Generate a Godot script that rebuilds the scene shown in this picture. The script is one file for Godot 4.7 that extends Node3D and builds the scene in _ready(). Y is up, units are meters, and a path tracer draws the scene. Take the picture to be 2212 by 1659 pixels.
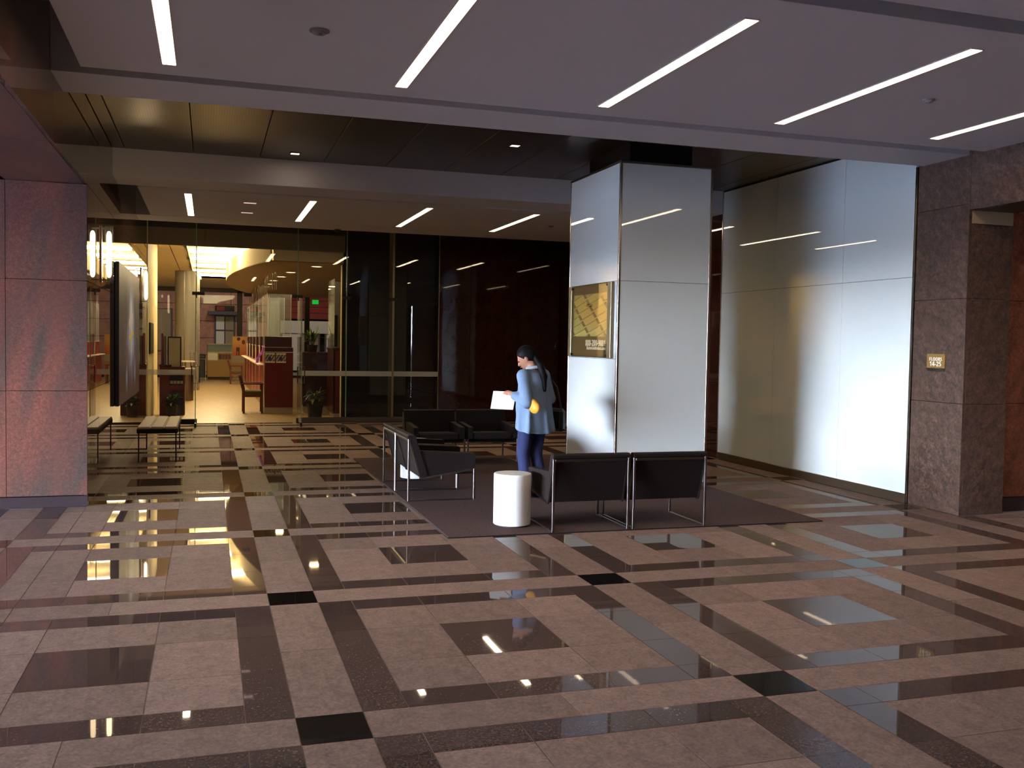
extends Node3D
# A lobby: x to the right, z towards the photographer, floor at y = 0, metres.

const CELL := 2.1            # module of the floor pattern
const XL := -1.59            # face of the polished wall with the painting
const XR := 6.5              # face of the wall with the elevators and the white panels
const ZB := -15.0            # plane of the glass front
const ZN := 7.0              # wall behind the photographer
const YC := 3.5              # white ceiling
const YM := 3.82             # bronze ceiling
const XW := -16.0             # glazing of the side entrance

var M := {}
var taken := {}
var unit_box: ArrayMesh


# ---------------------------------------------------------------- mesh helper
class MB:
	var v := PackedVector3Array()
	var n := PackedVector3Array()
	var t := PackedVector2Array()

	func tri(a: Vector3, b: Vector3, c: Vector3, na: Vector3, nb: Vector3, nc: Vector3) -> void:
		if (c - a).cross(b - a).dot(na + nb + nc) < 0.0:
			v.append_array([a, c, b]); n.append_array([na, nc, nb])
		else:
			v.append_array([a, b, c]); n.append_array([na, nb, nc])
		t.append_array([Vector2.ZERO, Vector2.ZERO, Vector2.ZERO])

	func quad(a: Vector3, b: Vector3, c: Vector3, d: Vector3, nn: Vector3) -> void:
		tri(a, b, c, nn, nn, nn)
		tri(a, c, d, nn, nn, nn)

	# a print: corners top left, top right, bottom right, bottom left as the reader sees it
	func sheet(a: Vector3, b: Vector3, c: Vector3, d: Vector3) -> void:
		var nn := (c - a).cross(b - a).normalized()
		v.append_array([a, b, c, a, c, d])
		for k in 6:
			n.append(nn)
		t.append_array([Vector2(0, 0), Vector2(1, 0), Vector2(1, 1), Vector2(0, 0), Vector2(1, 1), Vector2(0, 1)])

	func box(c: Vector3, s: Vector3, r := Basis()) -> void:
		var h := s * 0.5
		for ax in 3:
			for sg in [-1.0, 1.0]:
				var nn := Vector3(); nn[ax] = sg
				var u := Vector3(); u[(ax + 1) % 3] = h[(ax + 1) % 3]
				var w := Vector3(); w[(ax + 2) % 3] = h[(ax + 2) % 3]
				var o: Vector3 = nn * h[ax]
				quad(c + r * (o - u - w), c + r * (o + u - w), c + r * (o + u + w), c + r * (o - u + w), r * nn)

	# box from corner to corner
	func span(a: Vector3, b: Vector3) -> void:
		box((a + b) * 0.5, (b - a).abs())

	# box with chamfered edges
	func cbox(c: Vector3, s: Vector3, ch: float, r := Basis()) -> void:
		var h := s * 0.5
		var i := h - Vector3.ONE * ch
		for ax in 3:
			var b1 := (ax + 1) % 3
			var b2 := (ax + 2) % 3
			for sg in [-1.0, 1.0]:
				var nn := Vector3(); nn[ax] = sg
				var u := Vector3(); u[b1] = i[b1]
				var w := Vector3(); w[b2] = i[b2]
				var o: Vector3 = nn * h[ax]
				quad(c + r * (o - u - w), c + r * (o + u - w), c + r * (o + u + w), c + r * (o - u + w), r * nn)
			for s1 in [-1.0, 1.0]:
				for s2 in [-1.0, 1.0]:
					var e := Vector3(); e[ax] = i[ax]
					var p := Vector3(); p[b1] = s1 * h[b1]; p[b2] = s2 * i[b2]
					var q := Vector3(); q[b1] = s1 * i[b1]; q[b2] = s2 * h[b2]
					var nn := Vector3(); nn[b1] = s1; nn[b2] = s2
					quad(c + r * (p - e), c + r * (p + e), c + r * (q + e), c + r * (q - e), r * nn.normalized())
		for sx in [-1.0, 1.0]:
			for sy in [-1.0, 1.0]:
				for sz in [-1.0, 1.0]:
					var g := Vector3(sx, sy, sz)
					var nn := r * g.normalized()
					tri(c + r * (g * Vector3(h.x, i.y, i.z)), c + r * (g * Vector3(i.x, h.y, i.z)), c + r * (g * Vector3(i.x, i.y, h.z)), nn, nn, nn)

	# square or round bar between two points
	func bar(a: Vector3, b: Vector3, w: float, d := -1.0) -> void:
		var y := (b - a).normalized()
		var x := y.cross(Vector3.UP if absf(y.y) < 0.9 else Vector3.RIGHT).normalized()
		if d < 0.0:
			d = w
		box((a + b) * 0.5, Vector3(w, (b - a).length(), d), Basis(x, y, x.cross(y)))

	func tube(pts: Array, radii: Array, seg := 10, caps := true) -> void:
		var rings := []
		var fx := Vector3()
		for k in pts.size():
			var dir: Vector3 = (pts[mini(k + 1, pts.size() - 1)] - pts[maxi(k - 1, 0)]).normalized()
			if k == 0:
				fx = dir.cross(Vector3.UP if absf(dir.y) < 0.9 else Vector3.RIGHT).normalized()
			else:
				fx = (fx - dir * fx.dot(dir)).normalized()
			var fy := dir.cross(fx)
			var ring := []
			for j in seg:
				var an := TAU * j / seg
				ring.append(fx * cos(an) + fy * sin(an))
			rings.append(ring)
		for k in pts.size() - 1:
			for j in seg:
				var j2 := (j + 1) % seg
				var n1: Vector3 = rings[k][j]; var n2: Vector3 = rings[k][j2]
				var n3: Vector3 = rings[k + 1][j2]; var n4: Vector3 = rings[k + 1][j]
				var a: Vector3 = pts[k] + n1 * radii[k]; var b: Vector3 = pts[k] + n2 * radii[k]
				var c: Vector3 = pts[k + 1] + n3 * radii[k + 1]; var d: Vector3 = pts[k + 1] + n4 * radii[k + 1]
				tri(a, b, c, n1, n2, n3)
				tri(a, c, d, n1, n3, n4)
		if caps:
			for e in [0, pts.size() - 1]:
				var dn: Vector3 = (pts[0] - pts[1]).normalized() if e == 0 else (pts[e] - pts[e - 1]).normalized()
				for j in seg:
					tri(pts[e], pts[e] + rings[e][j] * radii[e], pts[e] + rings[e][(j + 1) % seg] * radii[e], dn, dn, dn)

	# profile of (radius, height), turned about the y axis through c
	func lathe(prof: Array, seg := 32, c := Vector3.ZERO) -> void:
		for k in prof.size() - 1:
			var p: Vector2 = prof[k]; var q: Vector2 = prof[k + 1]
			var e := q - p
			var nr := Vector2(e.y, -e.x).normalized()
			for j in seg:
				var a := TAU * j / seg
				var b := TAU * (j + 1) / seg
				var da := Vector3(cos(a), 0, sin(a)); var db := Vector3(cos(b), 0, sin(b))
				var na := da * nr.x + Vector3.UP * nr.y; var nb := db * nr.x + Vector3.UP * nr.y
				var p1 := c + da * p.x + Vector3.UP * p.y; var p2 := c + db * p.x + Vector3.UP * p.y
				var q1 := c + da * q.x + Vector3.UP * q.y; var q2 := c + db * q.x + Vector3.UP * q.y
				if p.x > 1e-6:
					tri(p1, p2, q2, na, nb, nb)
				if q.x > 1e-6:
					tri(p1, q2, q1, na, nb, na)

	# outline (in two axes given by u and w) pushed along their normal from d0 to d1
	func prism(poly: PackedVector2Array, o: Vector3, u: Vector3, w: Vector3, along: Vector3) -> void:
		var idx := Geometry2D.triangulate_polygon(poly)
		var an := along.normalized()
		for k in range(0, idx.size(), 3):
			var a := o + u * poly[idx[k]].x + w * poly[idx[k]].y
			var b := o + u * poly[idx[k + 1]].x + w * poly[idx[k + 1]].y
			var c := o + u * poly[idx[k + 2]].x + w * poly[idx[k + 2]].y
			tri(a, b, c, -an, -an, -an)
			tri(a + along, b + along, c + along, an, an, an)
		var sgn := 1.0 if not Geometry2D.is_polygon_clockwise(poly) else -1.0
		for k in poly.size():
			var p: Vector2 = poly[k]; var q: Vector2 = poly[(k + 1) % poly.size()]
			var e := (q - p).normalized()
			var nn := (u * e.y - w * e.x) * sgn
			var a := o + u * p.x + w * p.y; var b := o + u * q.x + w * q.y
			quad(a, b, b + along, a + along, nn)

	func mesh() -> ArrayMesh:
		var arr := []
		arr.resize(Mesh.ARRAY_MAX)
		arr[Mesh.ARRAY_VERTEX] = v
		arr[Mesh.ARRAY_NORMAL] = n
		arr[Mesh.ARRAY_TEX_UV] = t
		var m := ArrayMesh.new()
		m.add_surface_from_arrays(Mesh.PRIMITIVE_TRIANGLES, arr)
		return m


# ---------------------------------------------------------------- node helpers
func numbered(called: String) -> String:
	if not taken.has(called):
		taken[called] = 0
		return called
	taken[called] += 1
	return "%s_%03d" % [called, taken[called]]


func tag(o: Node3D, label: String, category: String, group := "") -> Node3D:
	o.set_meta("label", label)
	o.set_meta("category", category)
	if group:
		o.set_meta("group", group)
	return o


func thing(called: String, label: String, category: String, at := Vector3.ZERO, turn := 0.0, group := "") -> Node3D:
	var o := Node3D.new()
	o.name = numbered(called)
	add_child(o)
	o.position = at
	o.rotation.y = turn
	return tag(o, label, category, group)


func setting(called: String, label := "", category := "") -> Node3D:
	var o := Node3D.new()
	o.name = numbered(called)
	add_child(o)
	o.set_meta("kind", "structure")
	if label:
		tag(o, label, category)
	return o


func part(mb, called: String, mat: Material, parent: Node3D, label := "") -> MeshInstance3D:
	var o := MeshInstance3D.new()
	o.name = called
	o.mesh = mb.mesh() if mb is MB else mb
	o.material_override = mat
	parent.add_child(o, true)
	if label:
		o.set_meta("label", label)
	return o


# a box from corner to corner as a part
func block(called: String, mat: Material, parent: Node3D, a: Vector3, b: Vector3, ch := 0.0, label := "") -> MeshInstance3D:
	var m := MB.new()
	if ch > 0.0:
		m.cbox((a + b) * 0.5, (b - a).abs(), ch)
	else:
		m.span(a, b)
	return part(m, called, mat, parent, label)


# a box that shares the one unit mesh
func piece(called: String, mat: Material, parent: Node3D, a: Vector3, b: Vector3) -> MeshInstance3D:
	var o := MeshInstance3D.new()
	o.name = called
	o.mesh = unit_box
	o.material_override = mat
	o.transform = Transform3D(Basis.from_scale((b - a).abs()), (a + b) * 0.5)
	parent.add_child(o, true)
	return o


func copy(o: Node3D, at: Vector3, turn: float, label: String) -> Node3D:
	var c: Node3D = o.duplicate()
	c.name = numbered(String(o.name).rstrip("0123456789").rstrip("_"))
	add_child(c)
	c.position = at
	c.rotation.y = turn
	c.set_meta("label", label)
	return c


# ---------------------------------------------------------------- materials
func mat(key: String, c: Color, rough := 0.6, metal := 0.0, spec := 0.5) -> StandardMaterial3D:
	var m := StandardMaterial3D.new()
	m.resource_name = key
	m.albedo_color = c
	m.roughness = rough
	m.metallic = metal
	m.metallic_specular = spec
	M[key] = m
	return m


func glow(key: String, c: Color, e: float) -> StandardMaterial3D:
	var m := mat(key, c, 0.5)
	m.emission_enabled = true
	m.emission = c
	m.emission_energy_multiplier = e
	return m


func clad(m: StandardMaterial3D, tex: Texture2D, metres: float) -> StandardMaterial3D:
	m.albedo_texture = tex
	m.uv1_triplanar = true
	m.uv1_world_triplanar = true
	m.uv1_scale = Vector3.ONE / metres
	return m


# an image whose colour at (u, v) in 0..1 comes from f
func paint(w: int, h: int, f: Callable) -> ImageTexture:
	var bytes := PackedByteArray()
	bytes.resize(w * h * 3)
	var k := 0
	for y in h:
		for x in w:
			var c: Color = f.call(float(x) / w, float(y) / h)
			bytes[k] = clampi(int(c.r * 255.0), 0, 255)
			bytes[k + 1] = clampi(int(c.g * 255.0), 0, 255)
			bytes[k + 2] = clampi(int(c.b * 255.0), 0, 255)
			k += 3
	var im := Image.create_from_data(w, h, false, Image.FORMAT_RGB8, bytes)
	im.generate_mipmaps()
	return ImageTexture.create_from_image(im)


func noise(seed_: int, freq: float, octaves := 3, kind := FastNoiseLite.TYPE_SIMPLEX_SMOOTH) -> FastNoiseLite:
	var n := FastNoiseLite.new()
	n.seed = seed_
	n.noise_type = kind
	n.frequency = freq
	n.fractal_octaves = octaves
	return n


# seamless grey noise as floats 0..1
func field(seed_: int, freq: float, size: int, octaves := 3) -> PackedByteArray:
	return noise(seed_, freq, octaves).get_seamless_image(size, size).get_data()


# stone: colours blended by coarse noise, with crystals of dark and light on top
func stone(size: int, seed_: int, cols: Array, coarse: float, grain: float, slant: float, stretch: float, speck: float) -> ImageTexture:
	var a := noise(seed_, 1.0, 4)
	var b := noise(seed_ + 7, 1.0, 3)
	var g := field(seed_ + 3, grain, size, 2)
	var g2 := field(seed_ + 5, grain * 0.45, size, 2)
	var ca := cos(slant)
	var sa := sin(slant)
	var bytes := PackedByteArray()
	bytes.resize(size * size * 3)
	var k := 0
	for y in size:
		for x in size:
			var u := float(x) / size
			var w := float(y) / size
			var p := (u * ca + w * sa) * coarse
			var q := (-u * sa + w * ca) * coarse * stretch
			var s := clampf(0.5 + 0.75 * a.get_noise_2d(p, q), 0.0, 1.0)
			var s2 := clampf(0.5 + 0.9 * b.get_noise_2d(p * 1.7 + 9.0, q * 1.3), 0.0, 1.0)
			var c: Color = (cols[0] as Color).lerp(cols[1], s).lerp(cols[2], s2 * s2)
			var sp := 1.0 + speck * ((float(g[k / 3]) - 128.0) / 128.0 + 0.7 * (float(g2[k / 3]) - 128.0) / 128.0)
			bytes[k] = clampi(int(c.r * sp * 255.0), 0, 255)
			bytes[k + 1] = clampi(int(c.g * sp * 255.0), 0, 255)
			bytes[k + 2] = clampi(int(c.b * sp * 255.0), 0, 255)
			k += 3
	var im := Image.create_from_data(size, size, false, Image.FORMAT_RGB8, bytes)
	im.generate_mipmaps()
	return ImageTexture.create_from_image(im)


func make_materials() -> void:
	# floor granites: flamed pinkish beige, polished mahogany brown, polished black
	var beige := stone(512, 11, [Color(0.50, 0.405, 0.352), Color(0.545, 0.445, 0.385), Color(0.47, 0.38, 0.327)], 5.0, 0.11, 0.3, 1.0, 0.13)
	var brown := stone(512, 21, [Color(0.30, 0.24, 0.215), Color(0.355, 0.285, 0.25), Color(0.325, 0.26, 0.233)], 20.0, 0.22, 0.15, 3.4, 0.30)
	var k := 0
	for tone in [1.0, 0.95, 1.05]:
		clad(mat("flamed_granite_%d" % k, Color(tone, tone, tone), 0.62, 0.0, 0.3), beige, 1.05)
		clad(mat("brown_granite_%d" % k, Color(tone, tone, tone), 0.025, 0.0, 0.68), brown, 1.3)
		k += 1
	mat("black_granite", Color(0.065, 0.06, 0.06), 0.03, 0.0, 0.6)
	mat("grout", Color(0.56, 0.53, 0.51), 0.8)
	# wall granites
	var pink := stone(1024, 31, [Color(0.52, 0.40, 0.38), Color(0.66, 0.47, 0.42), Color(0.44, 0.42, 0.41)], 7.0, 0.16, 0.22, 0.28, 0.17)
	clad(mat("pink_granite", Color(0.74, 0.655, 0.61), 0.32, 0.0, 0.5), pink, 4.12)
	clad(mat("polished_pink_granite", Color(0.62, 0.58, 0.55), 0.0, 0.0, 0.65), pink, 4.12)
	var dusk := stone(1024, 41, [Color(0.33, 0.26, 0.235), Color(0.42, 0.34, 0.31), Color(0.28, 0.225, 0.205)], 12.0, 0.12, -0.8, 2.6, 0.28)
	clad(mat("taupe_granite", Color(0.84, 0.81, 0.75), 0.28, 0.0, 0.5), dusk, 4.12)
	var red := stone(512, 51, [Color(0.20, 0.095, 0.07), Color(0.235, 0.11, 0.078), Color(0.18, 0.088, 0.065)], 8.0, 0.14, 0.4, 0.5, 0.09)
	clad(mat("russet_granite", Color.WHITE, 0.02, 0.0, 0.5), red, 2.06)
	clad(mat("lobby_granite", Color(1.0, 0.97, 0.94), 0.2, 0.0, 0.5), stone(512, 61, [Color(0.50, 0.33, 0.26), Color(0.58, 0.38, 0.29), Color(0.44, 0.30, 0.24)], 6.0, 0.14, 0.5, 0.6, 0.15), 2.06)
	mat("dark_base", Color(0.23, 0.19, 0.20), 0.25)
	mat("joint", Color(0.035, 0.028, 0.026), 1.0, 0.0, 0.1)
	mat("black_panel", Color(0.055, 0.04, 0.035), 0.45, 0.0, 0.25)
	# paint, glass and metal
	mat("ceiling_paint", Color(0.80, 0.79, 0.80), 0.75, 0.0, 0.3)
	mat("dark_void", Color(0.10, 0.085, 0.08), 0.8)
	mat("white_glass", Color(0.845, 0.87, 0.845), 0.0, 0.0, 0.5)
	mat("steel", Color(0.47, 0.44, 0.42), 0.3, 1.0)
	mat("bright_steel", Color(0.58, 0.55, 0.50), 0.22, 1.0)
	mat("champagne", Color(0.56, 0.51, 0.39), 0.4, 0.6)  # poster frame metal; on the glass front it paints the bank's yellow reflection
	mat("bronze_base", Color(0.42, 0.36, 0.29), 0.3, 0.8)
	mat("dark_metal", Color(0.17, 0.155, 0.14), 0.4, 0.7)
	var perf := paint(64, 64, func(u: float, w: float) -> Color:
		var d := Vector2(fposmod(u * 4.0, 1.0) - 0.5, fposmod(w * 4.0, 1.0) - 0.5).length()
		return Color(0.10, 0.085, 0.075) if d < 0.27 else Color(0.36, 0.31, 0.28))
	clad(mat("bronze_ceiling", Color.WHITE, 0.3, 0.75, 0.5), perf, 0.10)
	var pane := mat("pane", Color(0.9, 0.96, 0.92, 0.003), 0.0, 0.0, 0.38)
	pane.transparency = BaseMaterial3D.TRANSPARENCY_ALPHA
	var far := mat("far_pane", Color(0.9, 0.95, 0.95, 0.003), 0.0, 0.0, 0.16)
	far.transparency = BaseMaterial3D.TRANSPARENCY_ALPHA
	var clear := mat("screen_glass", Color(0.85, 0.93, 0.95, 0.16), 0.02, 0.0, 0.5)
	clear.transparency = BaseMaterial3D.TRANSPARENCY_ALPHA
	var film := mat("frosted_film", Color(0.80, 0.80, 0.76, 0.55), 0.6)
	film.transparency = BaseMaterial3D.TRANSPARENCY_ALPHA
	mat("pale_edge", Color(0.86, 0.85, 0.82), 0.25)
	mat("glass_edge", Color(0.45, 0.62, 0.50), 0.15)
	# lights
	glow("strip_light", Color(1.0, 0.90, 0.74), 5.0)
	glow("sconce_tube", Color(1.0, 0.88, 0.70), 7.0)
	glow("bank_lamp", Color(1.0, 0.93, 0.72), 38.0)
	glow("downlight_disc", Color(1.0, 0.90, 0.66), 5.0)
	glow("spot_disc", Color(1.0, 0.93, 0.82), 2.2)
	glow("spot_pale", Color(1.0, 0.86, 0.84), 0.75)
	glow("exit_sign", Color(0.1, 0.8, 0.25), 0.6)
	# furniture
	mat("leather", Color(0.105, 0.08, 0.072), 0.6, 0.0, 0.3)
	mat("leather_back", Color(0.10, 0.085, 0.08), 0.55, 0.0, 0.4)
	mat("lacquer", Color(0.93, 0.93, 0.90), 0.35)
	mat("recess", Color(0.08, 0.08, 0.08), 0.7)
	var pile := stone(512, 71, [Color(0.34, 0.28, 0.262), Color(0.385, 0.315, 0.295), Color(0.30, 0.25, 0.235)], 9.0, 0.3, 0.0, 8.0, 0.35)
	clad(mat("rug", Color.WHITE, 0.95, 0.0, 0.1), pile, 1.0)
	mat("tan_leather", Color(0.56, 0.48, 0.42), 0.5)
	mat("seam", Color(0.72, 0.65, 0.58), 0.6)
	mat("canvas_edge", Color(0.10, 0.11, 0.17), 0.6)
	mat("plastic_white", Color(0.72, 0.70, 0.70), 0.5)
	mat("brass_sign", Color(0.56, 0.43, 0.22), 0.35, 0.3)
	mat("champagne_text", Color(0.80, 0.76, 0.62), 0.5)
	mat("letters", Color(0.93, 0.90, 0.84), 0.5)
	# bank
	mat("cream", Color(0.86, 0.79, 0.60), 0.7)
	mat("bank_ceiling", Color(0.84, 0.78, 0.64), 0.8)
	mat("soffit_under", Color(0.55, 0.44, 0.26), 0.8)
	mat("bulkhead", Color(0.42, 0.37, 0.28), 0.7)
	var oak := stone(512, 81, [Color(0.64, 0.54, 0.39), Color(0.72, 0.62, 0.46), Color(0.54, 0.45, 0.32)], 3.0, 0.05, 0.0, 16.0, 0.14)
	clad(mat("oak_floor", Color.WHITE, 0.35), oak, 2.4)
	mat("burgundy", Color(0.36, 0.055, 0.04), 0.3)
	mat("burgundy_dark", Color(0.20, 0.035, 0.03), 0.35)
	mat("red_lacquer", Color(0.52, 0.07, 0.04), 0.3)
	mat("kick", Color(0.62, 0.56, 0.45), 0.4)
	mat("pale_trim", Color(0.85, 0.80, 0.74), 0.4)
	mat("honey_wood", Color(0.62, 0.47, 0.25), 0.5)
	mat("olive_cloth", Color(0.33, 0.31, 0.20), 0.9)
	mat("dark_cloth", Color(0.14, 0.14, 0.11), 0.9)
	mat("cherry_wood", Color(0.36, 0.13, 0.07), 0.4)
	mat("grey_column", Color(0.48, 0.46, 0.44), 0.45)
	mat("pot_black", Color(0.06, 0.055, 0.055), 0.35)
	mat("soil", Color(0.12, 0.09, 0.07), 0.95)
	for a in [["leaf", Color(0.13, 0.22, 0.08)], ["leaf_pale", Color(0.36, 0.42, 0.18)]]:
		var lm := mat(a[0], a[1], 0.45)
		lm.backlight_enabled = true
		lm.backlight = Color(0.2, 0.25, 0.08)
	mat("stem", Color(0.28, 0.24, 0.12), 0.7)
	mat("screen_paper", Color(0.66, 0.62, 0.52), 0.5)
	mat("picture_green", Color(0.10, 0.11, 0.09), 0.5)
	mat("detector_grey", Color(0.52, 0.49, 0.50), 0.6)
	mat("violet", Color(0.60, 0.30, 0.85), 0.4)
	mat("black_plastic", Color(0.05, 0.05, 0.06), 0.4)
	mat("paper_white", Color(0.90, 0.89, 0.85), 0.7)
	# the arcade beyond the bank
	clad(mat("pink_facade", Color.WHITE, 0.7), stone(256, 91, [Color(0.74, 0.54, 0.46), Color(0.80, 0.60, 0.50), Color(0.68, 0.50, 0.43)], 4.0, 0.1, 0.0, 1.0, 0.06), 3.0)
	mat("brick_red", Color(0.55, 0.22, 0.18), 0.8)
	mat("slate", Color(0.34, 0.33, 0.36), 0.6)
	mat("pavement", Color(0.50, 0.49, 0.48), 0.85)
	# person
	mat("skin", Color(0.62, 0.42, 0.32), 0.55)
	mat("hair", Color(0.025, 0.02, 0.02), 0.6, 0.0, 0.25)
	mat("chambray", Color(0.41, 0.49, 0.585), 0.85)
	mat("denim", Color(0.085, 0.115, 0.27), 0.85)
	mat("grey_scarf", Color(0.55, 0.56, 0.58), 0.9)
	mat("shoe", Color(0.12, 0.14, 0.28), 0.5)
	mat("mustard", Color(0.82, 0.56, 0.10), 0.6)
	mat("lips", Color(0.52, 0.25, 0.22), 0.5)
	mat("eye_white", Color(0.85, 0.84, 0.82), 0.3)
	mat("iris", Color(0.08, 0.05, 0.04), 0.2)


# ---------------------------------------------------------------- the scene
func _ready() -> void:
	# camera
	var cam := Camera3D.new()
	cam.name = "camera"
	cam.position = Vector3(-0.5017, 1.6113, 3.9815)
	cam.rotation = Vector3(-0.0425451, -0.3047882, 0.0174874)
	cam.fov = 43.3768
	cam.near = 0.05
	cam.far = 300.0
	add_child(cam)
	# sky and exposure
	var env := Environment.new()
	var sm := ProceduralSkyMaterial.new()
	sm.sky_top_color = Color(0.70, 0.80, 1.0)
	sm.sky_horizon_color = Color(0.90, 0.94, 1.0)
	sm.ground_bottom_color = Color(0.45, 0.45, 0.46)
	sm.ground_horizon_color = Color(0.55, 0.56, 0.58)
	sm.sky_energy_multiplier = 10.0
	sm.ground_energy_multiplier = 2.6
	env.background_mode = Environment.BG_SKY
	env.sky = Sky.new()
	env.sky.sky_material = sm
	env.tonemap_mode = Environment.TONE_MAPPER_LINEAR
	env.tonemap_exposure = 1.0
	env.sdfgi_enabled = true
	env.ssao_enabled = true
	env.ssil_enabled = true
	var we := WorldEnvironment.new()
	we.name = "surroundings"
	we.environment = env
	add_child(we)

	var ub := MB.new()
	ub.box(Vector3.ZERO, Vector3.ONE)
	unit_box = ub.mesh()
	make_materials()

	build_floor(cam)
	build_ceiling()
	build_left_wall()
	build_right_wall()
	build_back()
	build_side_entrance()
	build_bank_shell()
	build_column()
	build_lights()
	build_seating()
	build_painting()
	build_person()
	build_bank_things()
	build_small_things()


# stone slabs on a wall. ax: 0 for a wall across x, 2 for one across z; out: which way it faces
func slabs(parent: Node3D, m: Material, ax: int, face: float, out: float, us: Array, ys: Array, gap := 0.005, called := "stone_slab") -> void:
	for i in us.size() - 1:
		for j in ys.size() - 1:
			var u0: float = us[i] + gap * 0.5
			var u1: float = us[i + 1] - gap * 0.5
			var y0: float = ys[j] + gap * 0.5
			var y1: float = ys[j + 1] - gap * 0.5
			var a := Vector3(face, y0, u0) if ax == 0 else Vector3(u0, y0, face)
			var b := Vector3(face - out * 0.03, y1, u1) if ax == 0 else Vector3(u1, y1, face - out * 0.03)
			piece(called, m, parent, a, b)


func build_floor(cam: Camera3D) -> void:
	var f := setting("floor", "lobby floor of beige granite with brown bands, brown squares and black crossings", "floor")
	var areas := [Rect2(XL, ZB - 0.05, XR - XL, ZN - ZB + 0.05), Rect2(XL - 5.8, -5.84, 5.8, 10.34), Rect2(XR, -3.62, 3.2, 6.6)]
	var base := MB.new()
	for r: Rect2 in areas:
		base.span(Vector3(r.position.x - 0.4, -0.15, r.position.y - 0.2), Vector3(r.end.x + 0.4, -0.003, r.end.y + 0.3))
	part(base, "grout_bed", M.grout, f)
	# the pattern of one cell: lines at which the pieces part
	var b := 0.0687
	var d := 0.165
	var s := 0.363
	var L := [b, d, s, 1.0 - s, 1.0 - d, 1.0 - b]
	var rects := []   # [kind, rect in cell units]
	rects.append([2, Rect2(-b, -b, 2 * b, 2 * b)])
	for h in [[b, 0.5], [0.5, 1.0 - b]]:
		rects.append([0, Rect2(h[0], -b, h[1] - h[0], 2 * b)])
		rects.append([0, Rect2(-b, h[0], 2 * b, h[1] - h[0])])
	for i in 5:
		for j in 5:
			var kind := 1 if (i == 0 or i == 4 or j == 0 or j == 4 or (i == 2 and j == 2)) else 0
			rects.append([kind, Rect2(L[i], L[j], L[i + 1] - L[i], L[j + 1] - L[j])])
	var inv := cam.transform.affine_inverse()
	var ty := tan(deg_to_rad(cam.fov) * 0.5)
	var all := [[], [], []]
	for ci in range(-4, 5):
		for cj in range(-4, 8):
			for e in rects:
				var r: Rect2 = e[1]
				var x0 := (ci + r.position.x) * CELL
				var x1 := (ci + r.end.x) * CELL
				var z1 := -(cj + r.position.y) * CELL
				var z0 := -(cj + r.end.y) * CELL
				for ar: Rect2 in areas:
					var c := Rect2(x0, z0, x1 - x0, z1 - z0).intersection(ar)
					if c.size.x < 0.01 or c.size.y < 0.01:
						continue
					var mid := Vector3(c.get_center().x, 0, c.get_center().y)
					var q := inv * mid
					var seen := 0.0
					if q.z < -0.5 and absf(q.x / -q.z) < ty * 1.45 and absf(q.y / -q.z) < ty * 1.1:
						seen = c.get_area() / pow(-q.z, 3.0)
						if mid.x > 1.5 and mid.x < 4.8 and mid.z < -3.9 and mid.z > -8.9:
							seen = 0.0
						if mid.x < XL and mid.z < -5.0:
							seen *= 0.5
					all[e[0]].append([seen, c, absi(ci * 7 + cj * 13 + int(r.position.x * 50) + int(r.position.y * 31)) % 3])
	var names := ["beige_tile", "brown_tile", "black_tile"]
	for kind in 3:
		var list: Array = all[kind]
		list.sort_custom(func(p, q): return p[0] > q[0])
		var rest := [MB.new(), MB.new(), MB.new()]
		for k in list.size():
			var c: Rect2 = list[k][1]
			var g := 0.0022
			var a := Vector3(c.position.x + g, -0.02, c.position.y + g)
			var z := Vector3(c.end.x - g, 0.0, c.end.y - g)
			var m: Material = M.black_granite if kind == 2 else M["%s_%d" % ["flamed_granite" if kind == 0 else "brown_granite", list[k][2]]]
			if k < 290 and list[k][0] > 0.0:
				piece(names[kind], m, f, a, z)
			else:
				rest[list[k][2]].span(a, z)
		for v in 3:
			if rest[v].v.size():
				var m: Material = M.black_granite if kind == 2 else M["%s_%d" % ["flamed_granite" if kind == 0 else "brown_granite", v]]
				part(rest[v], names[kind] + "_field", m, f).set_meta("kind", "stuff")


func build_ceiling() -> void:
	var c := setting("ceiling", "white lobby ceiling with recessed slots, beams and a dark bronze middle", "ceiling")
	var P: Material = M.ceiling_paint
	block("upper_slab", P, c, Vector3(-2.3, 3.98, ZB - 0.3), Vector3(XR + 0.5, 4.2, ZN))
	# near ceiling, floating panel between two slots, beam
	block("plain_panel", P, c, Vector3(XL, YC, -0.5), Vector3(XR, YC + 0.14, ZN))
	block("floating_panel", P, c, Vector3(-1.37, YC, -3.5), Vector3(XR, YC + 0.14, -0.69), 0.002)
	block("beam", P, c, Vector3(XL, YC, -4.32), Vector3(XR, 3.98, -3.68), 0.002)
	# bronze ceiling, panel by panel
	var j := [XL]
	for k in range(0, 12):
		var x := -1.452 + 0.768 * k
		if x < XR - 0.1:
			j.append(x)
	j.append(XR)
	for k in j.size() - 1:
		block("bronze_panel", M.bronze_ceiling, c, Vector3(j[k] + 0.004, YM, -8.345), Vector3(j[k + 1] - 0.004, YM + 0.03, -4.325), 0.003)
	block("bronze_backing", M.dark_void, c, Vector3(XL, YM + 0.035, -8.35), Vector3(XR, YM + 0.06, -4.32))
	# back: beam, floating panel, closing strip, high dark bay in front of the glass
	block("beam", P, c, Vector3(XL, YC, -9.06), Vector3(XR, 3.98, -8.35), 0.002)
	block("floating_panel", P, c, Vector3(-1.37, YC, -12.1), Vector3(XR, YC + 0.14, -9.2), 0.002)
	block("closing_strip", P, c, Vector3(XL, YC, -12.9), Vector3(XR, YC + 0.45, -12.13), 0.002)
	block("high_bay", P, c, Vector3(XL, 3.93, ZB - 0.4), Vector3(XR, 3.98, -12.9))


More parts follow.
